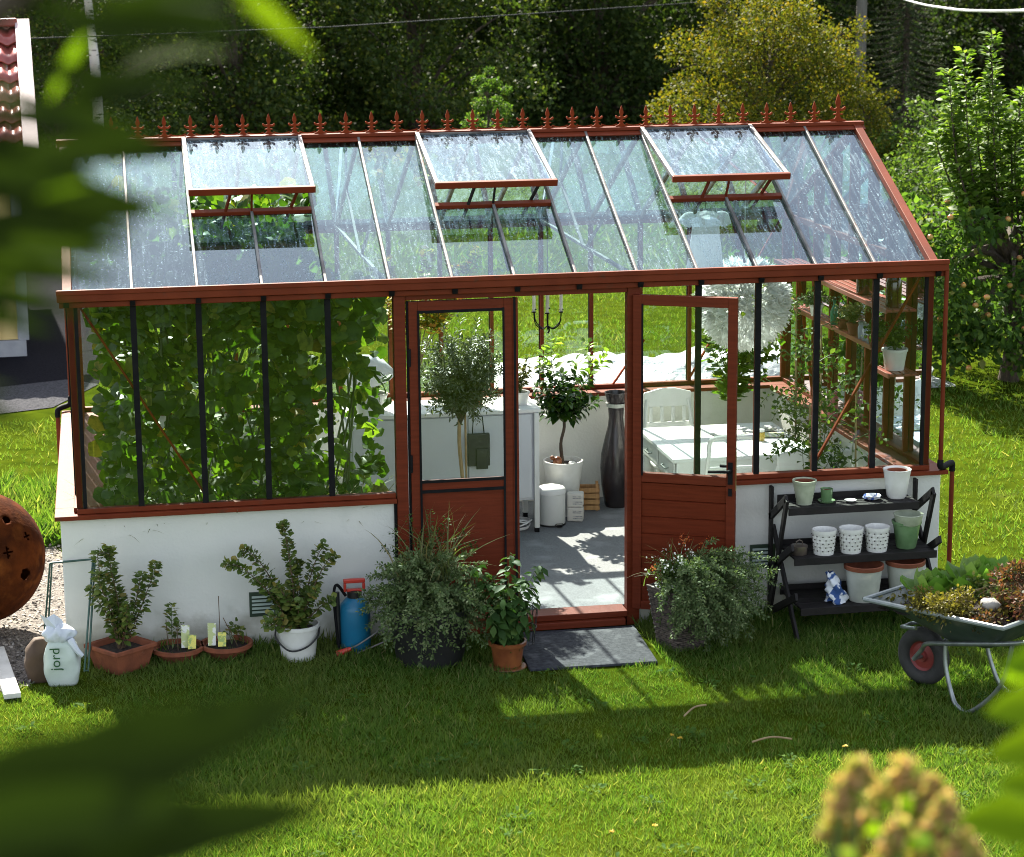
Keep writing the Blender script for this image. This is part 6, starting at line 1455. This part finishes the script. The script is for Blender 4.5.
for x, y, z in ((-.38, -.1, 2.75), (-.30, 0, 2.55), (-.22, -.05, 2.9), (-.1, 0, 2.6), (.02, -.05, 3.05), (.05, 0, 2.7), (-.3, .1, 2.4), (.12, 0, 2.5), (.35, 0, 2.55), (.5, -.1, 2.75), (.6, 0, 2.85), (-.45, 0, 2.2), (.25, .0, 2.3)):
    sh.append([(x * .6 - .3, y - .3, 1.5), (x * .85 - .42 + random.uniform(-.05, .05), y - .3, 2.1), (x - .45, y - .3, z + .12)])
stems_with_leaves(t, sh, .012, L_['shoot'], 190, .125, 'oval', .3, M['bark'], start=.08, upright=.35, spread=.06, lname='shoot_leaves', sname='shoots')
mb = MB()
for k in range(46):
    c = random.choice(cc); d_ = Vector(rdir(1)[0]) * .2; 
    m2 = MB(); m2.sphere((0, 0, 0), .028, 1, 1, .9, 12, 8); o = m2.build('apple', M['apple'], t, smooth=True); o.location = (c[0] + d_.x, c[1] - abs(d_.y) - .03, c[2] + d_.z)
    if c[1] > .3: o.location.y = random.uniform(-1.1, -.5)
# bushes at the right, behind the house
tU = tree_mesh('garden_bush', 31, 1.5, .95, 15000, .05, L_['bush'], M['bark'], base=.05, nclump=50, profile=prG, trunk_r=.03, kind='oval', w=.3)
place(tU, fx(935, 11.5), 11.5, 1.0, 0, 'rounded green bush left of the apple tree, behind the right gable', 'bush', 'green bushes behind the greenhouse', first=True)
place(tU, fx(1010, 12.5), 12.5, 1.1, 2, 'rounded green bush partly behind the apple tree crown', 'bush', 'green bushes behind the greenhouse')
place(tU, fx(1060, 9.5), 9.5, 1.1, 4, 'green bush at the right edge behind the apple tree', 'bush', 'green bushes behind the greenhouse')
place(tU, fx(960, 16), 16, 1.2, 1, 'farther green bush in front of the dark wood at the right', 'bush', 'green bushes behind the greenhouse')

# ================================================================== NEAR FOLIAGE
def leaf_at(P_, D_, N_, S_, base, tip, roll=0.0):
    b = cray(*base); e = cray(*tip); v = e - b; P_.append(tuple(b)); D_.append(tuple(v)); S_.append(v.length); n_ = -fw.copy(); n_ = n_ + r2 * roll + u2 * .4; N_.append(tuple(n_))
random.seed(9)
t = thing('near_leafy_branch', 'blurred dark long-leaved branch hanging in close at the left edge', 'branch', (0, 0, 0))
P_, D_, N_, S_ = [], [], [], []
D0 = 1.12
def reach(y): return 300 if y < 40 else 225 if y < 75 else 60 if y < 105 else 190 if y < 150 else 172 if y < 205 else 140 if y < 265 else 95
for k in range(60):
    y0 = -25 + k * 5.5 + random.uniform(-6, 6); y1 = y0 + random.uniform(-30, 22)
    if 28 < y0 < 74 and 28 < y1 < 80: continue
    tx = reach(y1) * random.uniform(.5, 1.0); ln = random.uniform(120, 210); dd = D0 + random.uniform(-.1, .12)
    leaf_at(P_, D_, N_, S_, (max(-90, tx - ln), y0, dd), (tx, y1, dd + random.uniform(-.03, .05)), random.uniform(-.5, .5))
for base, tip in (((60, 10), (170, 60)), ((90, 0), (235, 30)), ((120, 70), (235, 30)), ((40, 120), (200, 62)), ((-90, 400), (55, 420)), ((-90, 385), (30, 372)), ((-60, 375), (20, 400))):
    leaf_at(P_, D_, N_, S_, (base[0], base[1], D0), (tip[0], tip[1], D0 + .05), random.uniform(-.3, .3))
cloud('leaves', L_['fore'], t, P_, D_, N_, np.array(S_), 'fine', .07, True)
P_, D_, N_, S_ = [], [], [], []
for base, tip, roll in (((205, -25, D0), (318, 42, D0), .2), ((90, 30, D0 + .15), (45, 100, D0 + .15), .2), ((40, 195, D0 - .1), (90, 180, D0 - .1), .3)): leaf_at(P_, D_, N_, S_, base, tip, roll)
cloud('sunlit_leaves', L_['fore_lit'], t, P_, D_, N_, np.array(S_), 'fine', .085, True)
mb = MB(); gx = cray(-420, 300, 1.3); st = [Vector((gx.x, gx.y, 0)), Vector((gx.x - .05, gx.y, 1.8)), gx, cray(-160, 200, 1.15), cray(-60, 60, 1.12), cray(60, -40, 1.12)]
mb.tube(smooth_path(st, 6), [.03 - .0008 * i for i in range(31)], 8); mb.tube(smooth_path([gx, cray(-150, 300, 1.15), cray(-60, 270, 1.12)], 5), .006, 6); mb.build('stem', M['bark'], t, smooth=True)
t = thing('near_low_branch', 'blurred dark leaf spray reaching in over the lower left lawn', 'branch', (0, 0, 0))
P_, D_, N_, S_ = [], [], [], []; D1 = .8
for base, tip, roll in (((-90, 850, D1), (330, 668, D1 + .06), .1), ((-80, 800, D1), (260, 720, D1), .1), ((-60, 880, D1), (330, 790, D1), 0), ((-90, 840, D1 - .05), (230, 790, D1), .1), ((120, 880, D1), (215, 822, D1), .2), ((-60, 900, D1), (120, 860, D1), .0)):
    leaf_at(P_, D_, N_, S_, base, tip, roll)
cloud('leaves', L_['fore'], t, P_, D_, N_, np.array(S_), 'fine', .105, True)
mb = MB(); b0 = cray(-300, 900, 1.0); mb.tube(smooth_path([Vector((b0.x - .05, b0.y, 0)), Vector((b0.x, b0.y, 1.8)), b0, cray(-80, 850, 1.0)], 6), [.02 - .0006 * i for i in range(19)], 8); mb.build('stem', M['bark'], t, smooth=True)
# hydrangea at the bottom right
t = thing('near_hydrangea', 'blurred hydrangea with fading pinkish flower heads and bright leaves in the near right corner', 'hydrangea', (0, 0, 0))
D2 = 1.65; P_, D_, N_, S_ = [], [], [], []
for base, tip, roll in (((1075, 700, D2 + 0.00), (972, 710, D2 + 0.02), 0.1), ((1080, 655, D2 + 0.05), (990, 665, D2 + 0.07), -0.3), ((1060, 640, D2 + 0.10), (998, 692, D2 + 0.12), 0.5), ((1080, 745, D2 + 0.00), (975, 752, D2 + 0.02), 0.2), ((1075, 790, D2 + 0.05), (985, 780, D2 + 0.07), -0.3), ((1070, 822, D2 + 0.10), (945, 815, D2 + 0.12), -0.1), ((1080, 850, D2 + 0.00), (1000, 862, D2 + 0.02), 0.3), ((905, 850, D2 + 0.05), (925, 838, D2 + 0.07), 0.2), ((875, 822, D2 + 0.10), (870, 842, D2 + 0.12), 0.0), ((855, 860, D2 + 0.00), (838, 842, D2 + 0.02), 0.2), ((900, 800, D2 + 0.05), (918, 812, D2 + 0.07), -0.2), ((880, 812, D2 + 0.10), (893, 795, D2 + 0.12), 0.3), ((930, 850, D2 + 0.00), (915, 826, D2 + 0.02), 0.1)):
    leaf_at(P_, D_, N_, S_, base, tip, roll)
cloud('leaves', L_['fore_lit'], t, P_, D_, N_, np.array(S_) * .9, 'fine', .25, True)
stm = MB()
for (u_, v_, d_, r_) in ((858, 775, 2.05, 0.013), (905, 778, 2.11, 0.017), (932, 790, 2.17, 0.012), (842, 800, 2.05, 0.015), (880, 800, 2.11, 0.013), (915, 806, 2.17, 0.015), (945, 812, 2.05, 0.012), (835, 830, 2.11, 0.016), (865, 828, 2.17, 0.012), (898, 836, 2.05, 0.014), (930, 838, 2.11, 0.014), (850, 855, 2.17, 0.017), (960, 852, 2.05, 0.018), (885, 862, 2.11, 0.015), (918, 865, 2.17, 0.016), (975, 870, 2.05, 0.016)):
    c_ = cray(u_, v_, d_); p, dd = blob_leaves([(0, 0, 0), (0, 0, r_ * .9), (r_ * .5, 0, -r_ * .2), (-r_ * .5, 0, -r_ * .2)], [r_, r_ * .65, r_ * .7, r_ * .7], 420, .85, .35)
    cloud('flower_head', L_['flowerhead'], t, p + np.array(list(c_)), rdir(420), rdir(420), .0055 * rng.uniform(.7, 1.4, 420), 'round')
    g0 = cray(900, 1050, 1.65); stm.tube(smooth_path([(g0.x + random.uniform(-.1, .1), g0.y + random.uniform(-.05, .05), 0), (g0.x, g0.y, 1.6), (c_.x, c_.y, c_.z - .25), (c_.x, c_.y, c_.z)], 4), .004, 6)
for u_, v_ in ((1070, 690), (1075, 760), (1070, 840)):
    c_ = cray(u_, v_, D2); stm.tube(smooth_path([(c_.x + .1, c_.y, 0), (c_.x + .05, c_.y, 1.6), (c_.x, c_.y, c_.z)], 4), .005, 6)
stm.build('stem', M['stem'], t, smooth=True)
# little things on the lawn
for k, (u_, v_) in enumerate(((672, 741), (680, 744), (655, 832), (612, 838), (845, 752))):
    q = onplane(u_, v_, 2, .02); tt = thing('dandelion', ['dandelion flower at the edge of the shade, by the dry stalk', 'second dandelion flower just right of the first one', 'dandelion flower near the bottom of the lawn', 'dandelion low at the left of the bottom lawn flowers', 'dandelion near the wheelbarrow shadow'][k], 'dandelion', (q.x, q.y, 0))
    n = 26; a = rng.random(n) * 6.28; cloud('petals', M['yellowpet'], tt, np.c_[np.zeros((n, 2)), np.full(n, .05)], np.c_[np.cos(a), np.sin(a), rng.random(n) * .7], np.c_[rng.normal(size=(n, 2)) * .2, np.ones(n)], .016, 'oval', .2)
    MB().tube([(0, 0, 0), (0, 0, .05)], .002, 5).build('stalk', M['stem'], tt)
for k, (a_, b_, lab) in enumerate((((752, 742), (792, 739), 'thin dry stalk lying across the edge of the shade'), ((684, 716), (706, 705), 'short pale twig lying in the shaded grass'))):
    p = onplane(*a_, 2, .05); q = onplane(*b_, 2, .06); o = MB().tube(smooth_path([p, (p + q) / 2 + Vector((0, .01, .015)), q], 4), .005, 6).build('dry_twig', M['dead'], smooth=True); tag(o, lab, 'twig')
